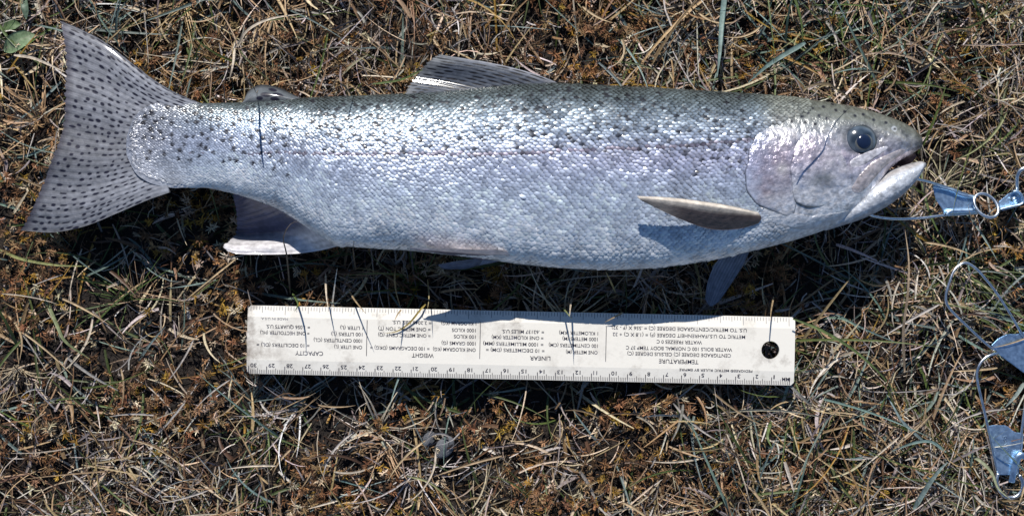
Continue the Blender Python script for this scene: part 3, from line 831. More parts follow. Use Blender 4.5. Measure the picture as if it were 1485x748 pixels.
# --- maxilla (upper jaw bone) running back from the snout past the mouth corner
def strip(name, pts, widths, lift_mm, colour, m=M_SKIN, parent=fish, n=70, k=14, alpha=0.35, z_extra=None, seed=70, low=-1):
    C_ = resample([list(p) for p in pts], n)
    wd = np.interp(np.linspace(0, 1, n), np.linspace(0, 1, len(widths)), widths)
    T = np.gradient(C_, axis=0); T /= np.linalg.norm(T, axis=1)[:, None]
    Nn = np.stack([-T[:, 1], T[:, 0]], -1)
    v = np.linspace(-1, 1, k)
    PX = C_[:, 0][:, None] + Nn[:, 0][:, None] * wd[:, None] * v[None]
    PY = C_[:, 1][:, None] + Nn[:, 1][:, None] * wd[:, None] * v[None]
    A = np.array([onfish(a, b) for a, b in zip(PX.ravel(), PY.ravel())])
    zz = A[:, 2].reshape(n, k)
    if z_extra is not None: zz = np.maximum(zz, z_extra(PX, PY))
    endp = np.sqrt(np.clip(1 - np.abs(np.linspace(-1, 1, n)) ** 10, 0, 1))
    z = zz + (lift_mm * 0.001) * (np.sqrt(np.clip(1 - v ** 2, 0, 1))[None] * endp[:, None]) - 0.0004
    fx, fy = A[:, 0], A[:, 1]
    c = np.ones((n * k, 4)); c[:, :3] = np.array(colour) * (0.55 + 0.5 * vnoise(fx, fy, 5, seed) + 0.4 * vnoise(fx, fy, 2.4, seed + 9))[:, None]; c[:, 3] = alpha
    dk = smoothstep(0.6, 1.0, np.tile(v, n) * low) * 0.6  # shade of the crease along the lower side, painted into the colour
    c[:, :3] *= (1 - dk)[:, None]
    return mesh(name, f2w(fx, fy, z.ravel()), grid_faces(n, k), m, parent, c)
def jawz(px, py):
    return np.full(px.shape, 0.0)
strip('upper_jaw', [(1318, 214), (1296, 226), (1274, 240), (1258, 256), (1246, 270), (1236, 279)], [3.5, 5.5, 8, 10.5, 11.5, 7], 0.8, (0.56, 0.50, 0.50), z_extra=lambda a, b: np.full(a.shape, ZC + 0.0075), seed=71)
strip('cheek_ridge', [(1300, 208), (1276, 219), (1256, 229), (1238, 240), (1226, 256)], [1.0, 4, 7, 8, 3], 0.22, (0.68, 0.66, 0.70), seed=72)
# dark mouth lining
mo = [(1290, 240), (1306, 232), (1322, 222), (1330, 226), (1322, 236), (1304, 241)]
O = np.array(resample(mo, 40, closed=True)); cm = O.mean(0)
rr = np.linspace(0.02, 1, 6)
PX = cm[0] + (O[:, 0] - cm[0])[None] * rr[:, None]; PY = cm[1] + (O[:, 1] - cm[1])[None] * rr[:, None]
zz = ZC - 0.004 + 0.003 * rr[:, None] + 0 * PX
cmo = np.tile(np.array([0.10, 0.055, 0.05, 0.0]), (PX.size, 1))
mesh('mouth_lining', f2w(PX.ravel(), PY.ravel(), zz.ravel()), grid_faces(6, 40, True), M_SKIN, fish, cmo)

# --- eye
eyx, eyy, eyz = onfish(1249, 203)
ec = Vector(f2w(eyx, eyy, eyz)) ; ec.z -= 0.0050
# tilt of the head's surface at the eye
e1 = f2w(eyx + 6, eyy, fish_up(eyx + 6, eyy)) - f2w(eyx - 6, eyy, fish_up(eyx - 6, eyy))
e2 = f2w(eyx, eyy + 6, fish_up(eyx, eyy + 6)) - f2w(eyx, eyy - 6, fish_up(eyx, eyy - 6))
en = np.cross(e1, e2); en *= np.sign(en[2]); en /= np.linalg.norm(en)
en = en * 0.55 + np.array([0, 0, 1]) * 0.45; en /= np.linalg.norm(en)
eu = np.cross([0, 1, 0], en); eu /= np.linalg.norm(eu); ev = np.cross(en, eu)
def cap(name, radius, angle, colour_fn, shift=0.0, parent=None, flat=0.62, off=(0, 0), stretch=1.0):
    nr, na = 30, 72
    ph = np.linspace(0.001, angle, nr); az = np.linspace(0, 2 * np.pi, na, endpoint=False)
    r = radius * np.sin(ph)[:, None]; h = radius * np.cos(ph)[:, None] * flat + shift
    V = np.array(ec)[None, None] + (r * np.cos(az))[..., None] * eu * stretch + (r * np.sin(az))[..., None] * ev + (h + 0 * az)[..., None] * en + off[0] * eu + off[1] * ev
    rel = (np.sin(ph) / np.sin(min(angle, math.pi / 2)))[:, None] + 0 * az
    return mesh(name, V.reshape(-1, 3), grid_faces(nr, na, True), M_EYE, parent, colour_fn(rel.ravel(), np.tile(az, nr)))
def eye_col(r, az):
    c = ramp(r, [(0, (0.02, 0.03, 0.05, 1)), (0.5, (0.030, 0.045, 0.065, 1)), (0.66, (0.075, 0.095, 0.12, 1)), (0.8, (0.035, 0.045, 0.06, 1)), (0.90, (0.13, 0.15, 0.165, 1)), (1, (0.20, 0.215, 0.22, 1))])
    c[:, :3] *= (0.6 + 0.8 * vnoise(np.cos(az) * r * 4, np.sin(az) * r * 4, 0.9, 6))[:, None]
    return c
def iris_col(r, az):
    c = ramp(r, [(0, (0.02, 0.03, 0.06, 1)), (0.55, (0.03, 0.04, 0.07, 1)), (0.66, (0.11, 0.11, 0.095, 1)), (0.76, (0.07, 0.085, 0.10, 1)), (1, (0.05, 0.07, 0.10, 1))])
    c[:, :3] *= (0.75 + 0.5 * vnoise(az * 6, r * 4, 1.0, 5))[:, None]
    return c
def pup_col(r, az):
    return np.tile(np.array([0.006, 0.012, 0.035, 1.0]), (len(r), 1))
eye = cap('eye', 26 * KF, 1.45, eye_col, parent=fish, stretch=1.08)
cap('iris', 17.5 * KF, 1.35, iris_col, shift=0.0031, parent=eye, flat=0.50, off=(1.5 * KF, -3.5 * KF))
cap('pupil', 10.5 * KF, 1.35, pup_col, shift=0.0057, parent=eye, flat=0.28, off=(2.0 * KF, -4.0 * KF))
for o in list(eye.children): o.matrix_parent_inverse = Matrix.Identity(4)

# --- fins
def coons(base_c, edge_c, s0, s1, nu, nv):
    """patch between a base curve and an outer edge; s0/s1 run base->edge"""
    B = resample(base_c, nv); E = resample(edge_c, nv); L = resample(s0, nu); Rr = resample(s1, nu)
    u = np.linspace(0, 1, nu)[:, None, None]; v = np.linspace(0, 1, nv)[None, :, None]
    ruled = (1 - u) * B[None] + u * E[None] + (1 - v) * L[:, None] + v * Rr[:, None]
    bil = (1 - u) * (1 - v) * B[0] + (1 - u) * v * B[-1] + u * (1 - v) * E[0] + u * v * E[-1]
    return ruled - bil
def fin(name, base_c, edge_c, s0, s1, nu, nv, colour, nray, spots_uv=(), zfun=None, thick=0.0010, amp=0.00016, parent=fish, ragged=0.0, zadd=None, raycon=0.2, spot_col=(0.018, 0.018, 0.035), world3=False):
    G = coons(base_c, edge_c, s0, s1, nu, nv)
    u = np.linspace(0, 1, nu)[:, None] + np.zeros((1, nv)); v = np.linspace(0, 1, nv)[None] + np.zeros((nu, 1))
    X, Y = G[..., 0], G[..., 1]
    if ragged:
        rg = ragged * (rng.random(nv) - 0.5 + 0.7 * np.abs(np.cos(np.pi * nray * np.linspace(0, 1, nv))))
        d = G[-1] - G[-3]; d /= np.linalg.norm(d[:, :2], axis=1)[:, None] + 1e-9
        k = smoothstep(0.9, 1.0, u)
        X = X + k * d[:, 0][None] * rg[None]; Y = Y + k * d[:, 1][None] * rg[None]
    Z = G[..., 2] if G.shape[-1] == 3 else zfun(X, Y, u, v)
    if zadd is not None: Z = Z + zadd(u, v)
    fade = smoothstep(0.0, 0.12, u)
    rays = np.abs(np.cos(np.pi * nray * v)) + 0.35 * np.cos(2 * np.pi * nray * 3 * v + 1.3) * u
    Z = Z + amp * rays * fade
    rays = rays * (0.5 + vnoise(u * 6, v * nray * 1.7, 1.0, 92))
    cc = np.ones((nu, nv, 4))
    cc[..., :3] = colour(u, v)
    cc[..., :3] *= (1 - raycon * 0.65 + raycon * rays)[..., None]
    cc[..., :3] *= (0.88 + 0.24 * vnoise(X, Y, 11, 91))[..., None]
    for (su, sv, ru_, rv_) in spots_uv:
        d = ((u - su) / ru_) ** 2 + ((v - sv) / rv_) ** 2
        k = (1 - smoothstep(0.55, 1.35, d))[..., None]
        cc[..., :3] = cc[..., :3] * (1 - k) + np.array(spot_col) * k
    top = f2w(X.ravel(), Y.ravel(), Z.ravel())
    tk = thick * (1 - 0.75 * u.ravel())
    bot = top.copy(); bot[:, 2] -= tk
    V = np.vstack([top, bot])
    f = grid_faces(nu, nv)
    nn_ = nu * nv
    idx = np.arange(nn_).reshape(nu, nv)
    loop = np.concatenate([idx[0, :], idx[1:, -1], idx[-1, -2::-1], idx[-2:0:-1, 0]])
    l2 = np.roll(loop, -1)
    side = np.stack([loop, l2, l2 + nn_, loop + nn_], -1)
    F = np.vstack([f, f[:, ::-1] + nn_, side])
    return mesh(name, V, F, M_FIN, parent, np.vstack([cc.reshape(-1, 4)] * 2))

# tail
tb = [(300, 153), (262, 172), (243, 195), (236, 218), (238, 245), (246, 279)]
te = [(82, 27), (89, 55), (92, 88), (92, 129), (89, 174), (81, 209), (66, 241), (38, 292), (10, 333)]
ts0 = [(300, 153), (262, 138), (228, 119), (195, 95), (148, 59), (112, 40), (82, 27)]
ts1 = [(246, 279), (210, 291), (165, 309), (115, 327), (62, 336), (10, 333)]
tsp = []
for r in range(30):
    v = (r + 0.5) / 30
    u0 = rng.uniform(0.12, 0.2)
    uu = u0
    while uu < 0.95:
        if rng.random() < 0.88:
            tsp.append((uu, v + rng.normal(0, 0.0055), rng.uniform(0.012, 0.030), rng.uniform(0.0050, 0.0095)))
        uu += rng.uniform(0.062, 0.088) * (1 if 4 < r < 26 else 0.8)
def tail_c(u, v):
    base_ = np.array([0.31, 0.325, 0.37]); mid = np.array([0.215, 0.22, 0.245]); rimc = np.array([0.11, 0.105, 0.13])
    k = u[..., None]
    c = base_ * (1 - k) + mid * k
    m = smoothstep(0.93, 1.0, u)[..., None]; c = c * (1 - m) + rimc * m
    e = np.maximum(1 - smoothstep(0.0, 0.025, v), smoothstep(0.975, 1.0, v))[..., None]
    warm = (smoothstep(0.35, 0.5, v) * (1 - smoothstep(0.6, 0.75, v)))[..., None]
    c = c * (1 - 0.25 * warm)
    return c * (1 - 0.45 * e)
def tail_zf(X, Y, u, v):
    return tail_z(X, Y) + 0.0016 * np.sin(v * 9 + 1) * u + 0.0010 * np.sin(v * 23) * u
fin('tail_fin', tb, te, ts0, ts1, 190, 260, tail_c, 30, tsp, tail_zf, thick=0.0020, amp=0.00016, ragged=3.0, raycon=0.24)

# dorsal
def dorsal_zf(X, Y, u, v):
    d = np.clip((ftop(X) - Y) / 50.0, -0.3, 1)
    return ZC + 0.002 - 0.003 * np.clip(d, 0, 1) + 0.0018 * np.sin(v * 8) * u
# fan of rays: base curve on the back, edge curve outside, rays sweep backwards
dsp2 = []
for r in range(15):
    v = (r + 0.5) / 15
    uu = rng.uniform(0.12, 0.22)
    while uu < 0.95:
        if rng.random() < 0.85: dsp2.append((uu, v + rng.normal(0, 0.004), rng.uniform(0.045, 0.075), rng.uniform(0.014, 0.022)))
        uu += rng.uniform(0.13, 0.18)
def dors2(u, v):
    c = np.array([0.065, 0.078, 0.105]) * np.ones(u.shape + (3,))
    e = (1 - smoothstep(0.0, 0.10, v))[..., None]
    c = c * (1 - e) + np.array([0.26, 0.27, 0.31]) * e
    m = smoothstep(0.75, 1.0, u)[..., None]
    return c * (1 - m) + np.array([0.15, 0.16, 0.175]) * m
fin('dorsal_fin', [(818, 128), (770, 133), (720, 138), (680, 142), (640, 145)], [(638, 79), (622, 92), (608, 108), (596, 125), (590, 141)],
    [(818, 128), (800, 117), (760, 103), (715, 92), (675, 85), (638, 79)], [(640, 145), (625, 143.5), (608, 142), (590, 141)],
    150, 150, dors2, 15, dsp2, dorsal_zf, thick=0.0012, amp=0.00009, ragged=4, raycon=0.22, spot_col=(0.008, 0.009, 0.014))

# adipose
asp = [(0.45, 0.40, 0.12, 0.08), (0.50, 0.58, 0.13, 0.08), (0.25, 0.52, 0.12, 0.07), (0.75, 0.5, 0.10, 0.06), (0.30, 0.30, 0.10, 0.05)]
def adip_c(u, v):
    c = np.array([0.13, 0.145, 0.16]) * np.ones(u.shape + (3,))
    e = smoothstep(0.75, 1.0, u)[..., None]
    return c * (1 - e) + np.array([0.03, 0.032, 0.036]) * e
fin('adipose_fin', [(352, 153), (385, 152), (415, 151), (446, 149)], [(352, 147), (358, 131), (376, 122), (400, 125), (424, 136), (446, 146)], [(352, 153), (352, 150), (352, 147)], [(446, 149), (446, 147.5), (446, 146)],
    60, 110, adip_c, 1, asp, lambda X, Y, u, v: ZC + 0.0045 * np.sin(np.pi * np.clip(u, 0, 1) * 0.9 + 0.25) - 0.004 * u, thick=0.0030, amp=0.0)

# anal
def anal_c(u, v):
    c = np.array([0.065, 0.08, 0.15]) * np.ones(u.shape + (3,))  # grey-blue fin deepened by painted body shade; lit lower edge painted pale
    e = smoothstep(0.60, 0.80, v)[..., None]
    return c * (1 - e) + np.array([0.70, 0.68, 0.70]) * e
# rays sweep back (left) from the base; v runs from the trailing edge to the leading (lower) edge
def anal_zf(X, Y, u, v):
    d = np.clip((Y - fbot(X)) / 80.0, 0, 1)
    return ZC + 0.001 - 0.030 * np.sin(np.clip(d, 0, 1) * 1.7) + 0.020 * smoothstep(0.62, 0.90, v) * smoothstep(0.1, 0.6, u)
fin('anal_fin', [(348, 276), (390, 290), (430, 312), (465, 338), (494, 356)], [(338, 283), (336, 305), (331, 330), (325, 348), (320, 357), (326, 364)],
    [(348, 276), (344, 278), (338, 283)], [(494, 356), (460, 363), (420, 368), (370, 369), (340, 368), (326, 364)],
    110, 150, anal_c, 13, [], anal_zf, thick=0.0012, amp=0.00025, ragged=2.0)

# pelvic fins
def pelv_c(u, v):
    c = np.array([0.78, 0.70, 0.70]) * np.ones(u.shape + (3,))  # lit leading edge painted pale, the blade's shaded face painted dark
    e = smoothstep(0.36, 0.6, v)[..., None]
    return c * (1 - e) + np.array([0.16, 0.15, 0.20]) * e
fin('pelvic_fin', [(745, 372), (725, 378), (700, 376)], [(632, 384), (640, 390), (655, 391)], [(745, 372), (700, 374), (660, 379), (632, 384)], [(700, 376), (694, 384), (675, 390), (655, 391)],
    50, 40, lambda u, v: np.array([0.30, 0.30, 0.36]) * np.ones(u.shape + (3,)), 8, [], lambda X, Y, u, v: ZC - 0.012 - 0.006 * u, thick=0.0010, amp=0.0004)

#PELVIC
# pectoral fins: near one stands off the flank, leading edge up
def pect_c(u, v):
    a = np.array([0.72, 0.65, 0.56]); b = np.array([0.10, 0.078, 0.075])  # lit upper edge and tip, shaded lower half: all put into the colour
    k = smoothstep(0.20, 0.52, v + 0.12 * (1 - u))[..., None]
    c = a * (1 - k) + b * k
    t_ = smoothstep(0.6, 0.95, u)[..., None] * 0.5
    return c * (1 - t_) + np.array([0.58, 0.52, 0.46]) * t_
def pf(px, py, off):
    a, b, z = onfish(px, py); 
    # unproject at the raised height
    zt = z + off; k = kz(zt) / KF
    return (CX + (px - CX) * k, CY + (py - CY) * k, zt)
def lead(u, v):
    return -0.0022 * (1 - smoothstep(0.0, 0.16, v)) * smoothstep(0.02, 0.2, u)
fin('pectoral_fin', [pf(1100, 308, 0.001), pf(1104, 316, 0.0015), pf(1100, 324, 0.001)],
    [pf(926, 284, 0.0135), pf(927, 288, 0.0135), pf(936, 294, 0.0125)],
    [pf(1100, 308, 0.001), pf(1060, 298, 0.007), pf(1015, 291, 0.0115), pf(970, 286, 0.0135), pf(926, 284, 0.0135)],
    [pf(1100, 324, 0.001), pf(1070, 332, 0.0025), pf(1030, 332, 0.0050), pf(985, 317, 0.0095), pf(936, 294, 0.0125)],
    110, 60, pect_c, 10, [], thick=0.0009, amp=0.00003, zadd=lead, raycon=0.06, ragged=2.0)
fin('pelvic_fin', [pf(738, 366, 0.0005), pf(740, 370, 0.0005), pf(736, 375, 0.0)],
    [pf(594, 359, 0.0125), pf(595, 361, 0.0115), pf(603, 363, 0.0100)],
    [pf(738, 366, 0.0005), pf(722, 362, 0.0045), pf(690, 362, 0.0085), pf(645, 360, 0.0115), pf(594, 359, 0.0125)],
    [pf(736, 375, 0.0), pf(705, 377, 0.001), pf(670, 372, 0.003), pf(635, 367, 0.0065), pf(603, 363, 0.0100)],
    90, 40, pelv_c, 7, [], thick=0.0011, amp=0.00008, zadd=lambda u, v: -0.0022 * (1 - smoothstep(0.0, 0.40, v)) * smoothstep(0.02, 0.2, u), raycon=0.1)
fin('pectoral_fin', [(1096, 358), (1075, 362), (1056, 366)], [(1050, 440), (1038, 446), (1030, 436)], [(1096, 358), (1084, 385), (1068, 412), (1050, 440)], [(1056, 366), (1042, 385), (1033, 410), (1030, 436)],
    60, 50, lambda u, v: np.array([0.22, 0.24, 0.30]) * np.ones(u.shape + (3,)), 9, [], lambda X, Y, u, v: ZC - 0.014 - 0.007 * u, thick=0.0010, amp=0.0005)

# ================================================================== RULER
RL, RW, RT = 0.3035, 0.0378, 0.0019
rc = W(RUL_C[0], RUL_C[1], ZR)
ruler = empty('ruler', (rc.x, rc.y, ZR - RT), 'white plastic metric ruler with upside-down print lying below the fish', 'ruler')
ruler.rotation_euler = (0, math.radians(-0.25), math.pi - RUL_A)
def rchild(name, me, m):
    o = bpy.data.objects.new(name, me)
    if not me.materials: me.materials.append(m)
    C.objects.link(o); o.parent = ruler
    return o
bm = bmesh.new()
hl_, hw_ = RL / 2, RW / 2
bt, bb_ = 0.0078, 0.0062         # widths of the bevelled margins: mm edge (upper, y+) and inch edge
ze = 0.0007
hx, hy = ruler_local(1117.5, 507.5); hr = 0.0050
ch = 0.0016
# central panel with the hole
def ring(z): return [bm.verts.new((hx + hr * math.cos(a), hy + hr * math.sin(a), z)) for a in np.linspace(0, 2 * math.pi, 40, endpoint=False)]
hT, hB = ring(RT), ring(0)
inner = [bm.verts.new(p) for p in [(-hl_, -hw_ + bb_, RT), (hl_, -hw_ + bb_, RT), (hl_, hw_ - bt, RT), (-hl_, hw_ - bt, RT)]]
outer = [bm.verts.new(p) for p in [(-hl_ + ch, -hw_, ze), (hl_ - ch, -hw_, ze), (hl_ - ch, hw_, ze), (-hl_ + ch, hw_, ze)]]
corner = [bm.verts.new(p) for p in [(-hl_, -hw_ + ch, ze + 0.0003), (hl_, -hw_ + ch, ze + 0.0003), (hl_, hw_ - ch, ze + 0.0003), (-hl_, hw_ - ch, ze + 0.0003)]]
botr = [bm.verts.new(p) for p in [(-hl_ + ch, -hw_, 0), (hl_ - ch, -hw_, 0), (hl_, -hw_ + ch, 0), (hl_, hw_ - ch, 0), (hl_ - ch, hw_, 0), (-hl_ + ch, hw_, 0), (-hl_, hw_ - ch, 0), (-hl_, -hw_ + ch, 0)]]
def edges(loop): return [bm.edges.get((a, b)) or bm.edges.new((a, b)) for a, b in zip(loop, loop[1:] + loop[:1])]
bmesh.ops.triangle_fill(bm, edges=edges(inner) + edges(hT), use_beauty=True, normal=(0, 0, 1))
bmesh.ops.triangle_fill(bm, edges=edges(botr) + edges(hB), use_beauty=True, normal=(0, 0, -1))
for k in range(40): bm.faces.new((hT[k], hT[(k + 1) % 40], hB[(k + 1) % 40], hB[k]))
bm.faces.new((outer[0], outer[1], corner[1], inner[1], inner[0], corner[0]))
bm.faces.new((outer[2], outer[3], corner[3], inner[3], inner[2], corner[2]))
bm.faces.new((inner[0], inner[3], corner[3], botr[6], botr[7], corner[0]))
bm.faces.new((inner[1], inner[2], corner[2], botr[3], botr[2], corner[1]))
bm.faces.new((outer[0], outer[1], botr[1], botr[0])); bm.faces.new((outer[2], outer[3], botr[5], botr[4]))
bm.faces.new((outer[0], corner[0], botr[7], botr[0])); bm.faces.new((outer[1], corner[1], botr[2], botr[1]))
bm.faces.new((outer[2], corner[2], botr[3], botr[4])); bm.faces.new((outer[3], corner[3], botr[6], botr[5]))
bmesh.ops.recalc_face_normals(bm, faces=bm.faces)
me = bpy.data.meshes.new('strip'); bm.to_mesh(me); bm.free()
rchild('strip', me, M_RULER)
EPS = 0.00012
def face_z(yy):
    if yy > hw_ - bt: return RT - (yy - (hw_ - bt)) / bt * (RT - ze)
    if yy < -hw_ + bb_: return RT - ((-hw_ + bb_) - yy) / bb_ * (RT - ze)
    return RT
def quads(name, rects, m):
    V = []; F = []
    for (x0, x1, y0, y1) in rects:
        i = len(V)
        V += [(x0, y0, face_z(y0) + EPS), (x1, y0, face_z(y0) + EPS), (x1, y1, face_z(y1) + EPS), (x0, y1, face_z(y1) + EPS)]
        F.append((i, i + 1, i + 2, i + 3))
    me = bpy.data.meshes.new(name); me.from_pydata(V, [], F); me.update()
    return rchild(name, me, m)
x_zero = -(1146.7 - RUL_C[0]) * S
rects = []
for k in range(0, 302):
    xx = x_zero + k * 0.001
    ln = 0.0040 if k % 10 == 0 else (0.0030 if k % 5 == 0 else 0.0021)
    tw = 0.00021 if k % 10 == 0 else 0.00015
    rects.append((xx - tw, xx + tw, hw_ - 0.0003 - ln, hw_ - 0.0003))
tag(quads('millimetre_ticks', rects, M_INK), kind='stuff')
rects = []
for k in range(0, 190):
    xx = x_zero + 0.001 + k * 0.0254 / 16
    ln = 0.0046 if k % 16 == 0 else (0.0036 if k % 8 == 0 else (0.0028 if k % 4 == 0 else 0.0020))
    rects.append((xx - 0.00014, xx + 0.00014, -hw_ + 0.0003, -hw_ + 0.0003 + ln))
tag(quads('inch_ticks', rects, M_INKPALE), kind='stuff')
def text(name, body_, px0, px1, py, cap_px, m=M_INK, thick=0.0):
    cu = bpy.data.curves.new(name, 'FONT')
    cu.body = body_; cu.size = 1.0; cu.align_x = 'CENTER'
    cu.offset = thick
    tmp = bpy.data.objects.new(name, cu); C.objects.link(tmp)
    bpy.context.view_layer.update()
    me = bpy.data.meshes.new_from_object(tmp)
    C.objects.unlink(tmp); bpy.data.objects.remove(tmp)
    n = len(me.vertices); co = np.empty(n * 3, np.float32); me.vertices.foreach_get('co', co); co = co.reshape(-1, 3)
    lo, hi = co.min(0), co.max(0)
    cxp = (px0 + px1) / 2
    lx, ly = ruler_local(cxp, py)
    sxx = abs(px1 - px0) * S / (hi[0] - lo[0])
    syy = cap_px * S / 0.70
    co[:, 0] = (co[:, 0] - (lo[0] + hi[0]) / 2) * sxx + lx
    co[:, 1] = (co[:, 1] - 0.35) * syy + ly
    co[:, 2] = [face_z(v) + EPS for v in co[:, 1]]
    me.vertices.foreach_set('co', co.ravel()); me.update(); me.materials.clear()
    return rchild(name, me, m)
def z5(zx): return 340 + zx / 3.536
def z6(zx): return 750 + zx / 3.536
def zy(v): return 430 + v / 3.536
LINES = [
 ('heading', 'CAPACITY', z5(313), z5(455), zy(290), 6.0), ('printed_line', 'ONE LITER (L)', z5(512), z5(655), zy(258), 5), ('printed_line', '= 10 DECILITERS (DL) =', z5(115), z5(385), zy(248), 5),
 ('printed_line', '1000 CENTILITERS (CL)', z5(407), z5(655), zy(224), 5), ('printed_line', '100 LITERS (L)', z5(497), z5(657), zy(192), 5), ('printed_line', '= ONE HECTOLITER (HL)', z5(133), z5(385), zy(186), 5),
 ('printed_line', '1 LITER (L)', z5(543), z5(660), zy(160), 5), ('printed_line', '= 1.056 QUARTS U.S.', z5(163), z5(388), zy(155), 5),
 ('heading', 'WEIGHT', z5(910), z5(1022), zy(301), 6.0), ('printed_line', 'ONE KILOGRAM (KG)', z5(1018), z5(1237), zy(271), 5), ('printed_line', '= 100 DECAGRAMS (DKG) =', z5(697), z5(1000), zy(264), 5),
 ('printed_line', '1000 GRAMS (G)', z5(1062), z5(1237), zy(239), 5), ('printed_line', '100 KILOS', z5(1125), z5(1237), zy(205), 5), ('printed_line', '= ONE METRIC CENT (Q)', z5(737), z5(1005), zy(198), 5),
 ('printed_line', '1000 KILOS', z5(1115), z5(1237), zy(172), 5), ('printed_line', '= ONE METRIC TON (T)', z5(738), z5(1005), zy(166), 5), ('printed_line', '1 KILOGRAM (KG)', z5(1060), z5(1240), zy(137), 5), ('printed_line', '= 2.2046 LBS. U.S.', z5(810), z5(1010), zy(133), 5),
 ('heading', 'LINEAR', z6(65), z6(170), zy(316), 6.0), ('printed_line', 'ONE METER (M)', z6(250), z6(412), zy(285), 5), ('printed_line', '= 10 DECIMETERS (DM) =', 704.8, 789.6, zy(275), 5),
 ('printed_line', '100 CENTIMETERS (CM)', z6(162), z6(413), zy(250), 5), ('printed_line', '= 1000 MILLIMETERS (MM)', 700.6, 788, zy(243), 5), ('printed_line', '1000 METERS (M)', z6(232), z6(413), zy(217), 5), ('printed_line', '= ONE KILOMETER (KM)', 713, 788, zy(210), 5),
 ('printed_line', '1 KILOMETER (KM)', z6(215), z6(415), zy(187), 5), ('printed_line', '= .62137 MILES U.S.', 727.5, 789, zy(180), 5),
 ('heading', 'TEMPERATURE', z6(727), z6(930), zy(333), 6.0), ('printed_line', 'CENTIGRADE DEGREE (C) CELSIUS DEGREE (C)', z6(565), z6(1097), zy(297), 5), ('printed_line', 'WATER BOILS 100 C NORMAL BODY TEMP 37 C', z6(558), z6(1103), zy(267), 5),
 ('printed_line', 'WATER FREEZES 0 C', z6(715), z6(948), zy(233), 5), ('printed_line', 'METRIC TO U.S./FAHRENHEIT DEGREE (F) = (1.8 X C) + 32', z6(490), z6(1170), zy(200), 5), ('printed_line', 'U.S. TO METRIC/CENTIGRADE DEGREE (C) = .556 X (F - 32)', z6(485), z6(1178), zy(166), 5),
 ('maker_line', 'PEDIGREE\u00ae METRIC RULER BY EMPIRE', z6(832), z6(1207), zy(378), 3.6)]
for (nm, s_, a, b, y_, h_) in LINES: text(nm, s_, a, b, y_, h_, M_INK, 0.008)
text('maker_line', 'MADE IN U.S.A.', z5(135), z5(275), zy(113), 3.2, M_INKPALE)
for k in range(1, 31):
    tx = 1146.7 - k * 26.17
    ty = 0.5 * (529.5 + 547) + (tx - 756) * (17.5 / 762.0)
    wd = 1.8 if k == 1 else (4.2 if k < 10 else (5.6 if k == 11 else (7.6 if k < 20 or k == 21 else 9.0)))
    text('numeral', str(k), tx + 1.6, tx + 1.6 + wd, ty, 5.6, M_INK, 0.015)
text('numeral', 'MM', z6(1360), z6(1398), zy(424), 5.2, M_INK, 0.015)
def divider(p0, p1):
    a = ruler_local(*p0); b = ruler_local(*p1)
    quads('divider_line', [((a[0] + b[0]) / 2 - 0.00017, (a[0] + b[0]) / 2 + 0.00017, min(a[1], b[1]), max(a[1], b[1]))], M_INK)
divider((z5(682), zy(120)), (z5(676), zy(303))); divider((z5(1262), zy(130)), (z5(1257), zy(318))); divider((z6(457), zy(150)), (z6(454), zy(333)))

# ================================================================== STRINGER CLIPS
def wire(name, pts, r, parent, m=M_WIRE, closed=False, n=60, ns=10, flat=1.0):
    P = resample([tuple(W(*p)) for p in pts], n, closed)
    V, F = tube_arrays(P, r, ns, closed, flat)
    return mesh(name, V, F, m, parent)
def plate(name, pts, z0, z1, thick, parent, m=M_ZINC, bevel=0.0004, fold=None):
    """flat sheet cut to an outline; z runs from z0 (left) to z1 (right)"""
    xsx = [p[0] for p in pts]; xa, xb = min(xsx), max(xsx)
    bm = bmesh.new()
    top = []
    for (px, py) in pts:
        z = z0 + (z1 - z0) * (px - xa) / (xb - xa)
        top.append(bm.verts.new(W(px, py, z)))
    f = bm.faces.new(top)
    if f.normal.z < 0: f.normal_flip()
    ex = bmesh.ops.extrude_face_region(bm, geom=[f])
    vs = [v for v in ex['geom'] if isinstance(v, bmesh.types.BMVert)]
    bmesh.ops.translate(bm, verts=vs, vec=(0, 0, thick))
    bmesh.ops.recalc_face_normals(bm, faces=bm.faces)
    bmesh.ops.bevel(bm, geom=bm.edges[:], offset=bevel, segments=2, affect='EDGES')
    me = bpy.data.meshes.new(name); bm.to_mesh(me); bm.free(); me.materials.append(m)
    o = bpy.data.objects.new(name, me); C.objects.link(o); o.parent = parent
    o.matrix_parent_inverse = Matrix.Translation(-parent.location)
    return o

G = 'metal clips of the fish stringer'
c1 = empty('stringer_clip', W(1380, 300, 0.012), 'bright metal stringer clip hooked through the jaw of the fish', 'stringer clip', G)
wire('wire', [(1404, 283, 0.0215), (1394, 279.5, 0.022), (1382, 274.5, 0.0225), (1366, 269.5, 0.024), (1348, 264, 0.027), (1330, 260, 0.030), (1312, 258, 0.033)], 0.00085, c1)
wire('wire', [(1420, 308.5, 0.020), (1395, 310.5, 0.020), (1370, 312, 0.021), (1336, 316, 0.023), (1300, 317.5, 0.025), (1274, 315, 0.027), (1260, 311, 0.029), (1248, 305, 0.032)], 0.00080, c1)
plate('clip_plate', [(1352, 271), (1368, 273), (1384, 278.5), (1398, 283), (1413, 287), (1411, 295), (1413, 301), (1419, 308), (1396, 311), (1370, 313), (1366, 303), (1357, 290)], 0.0215, 0.0185, 0.0007, c1)
wire('rolled_edge', [(1353, 269.5, 0.0236), (1368, 272.5, 0.0230), (1384, 277, 0.0225), (1388, 280.5, 0.0220), (1398, 283.5, 0.0215), (1414, 286, 0.0205)], 0.0012, c1, M_ZINC)
wire('rolled_edge', [(1373, 312, 0.0225), (1377, 307, 0.0226), (1386, 306, 0.0222), (1402, 305.5, 0.0215), (1418, 305, 0.0208)], 0.0016, c1, M_ZINC, flat=0.8)
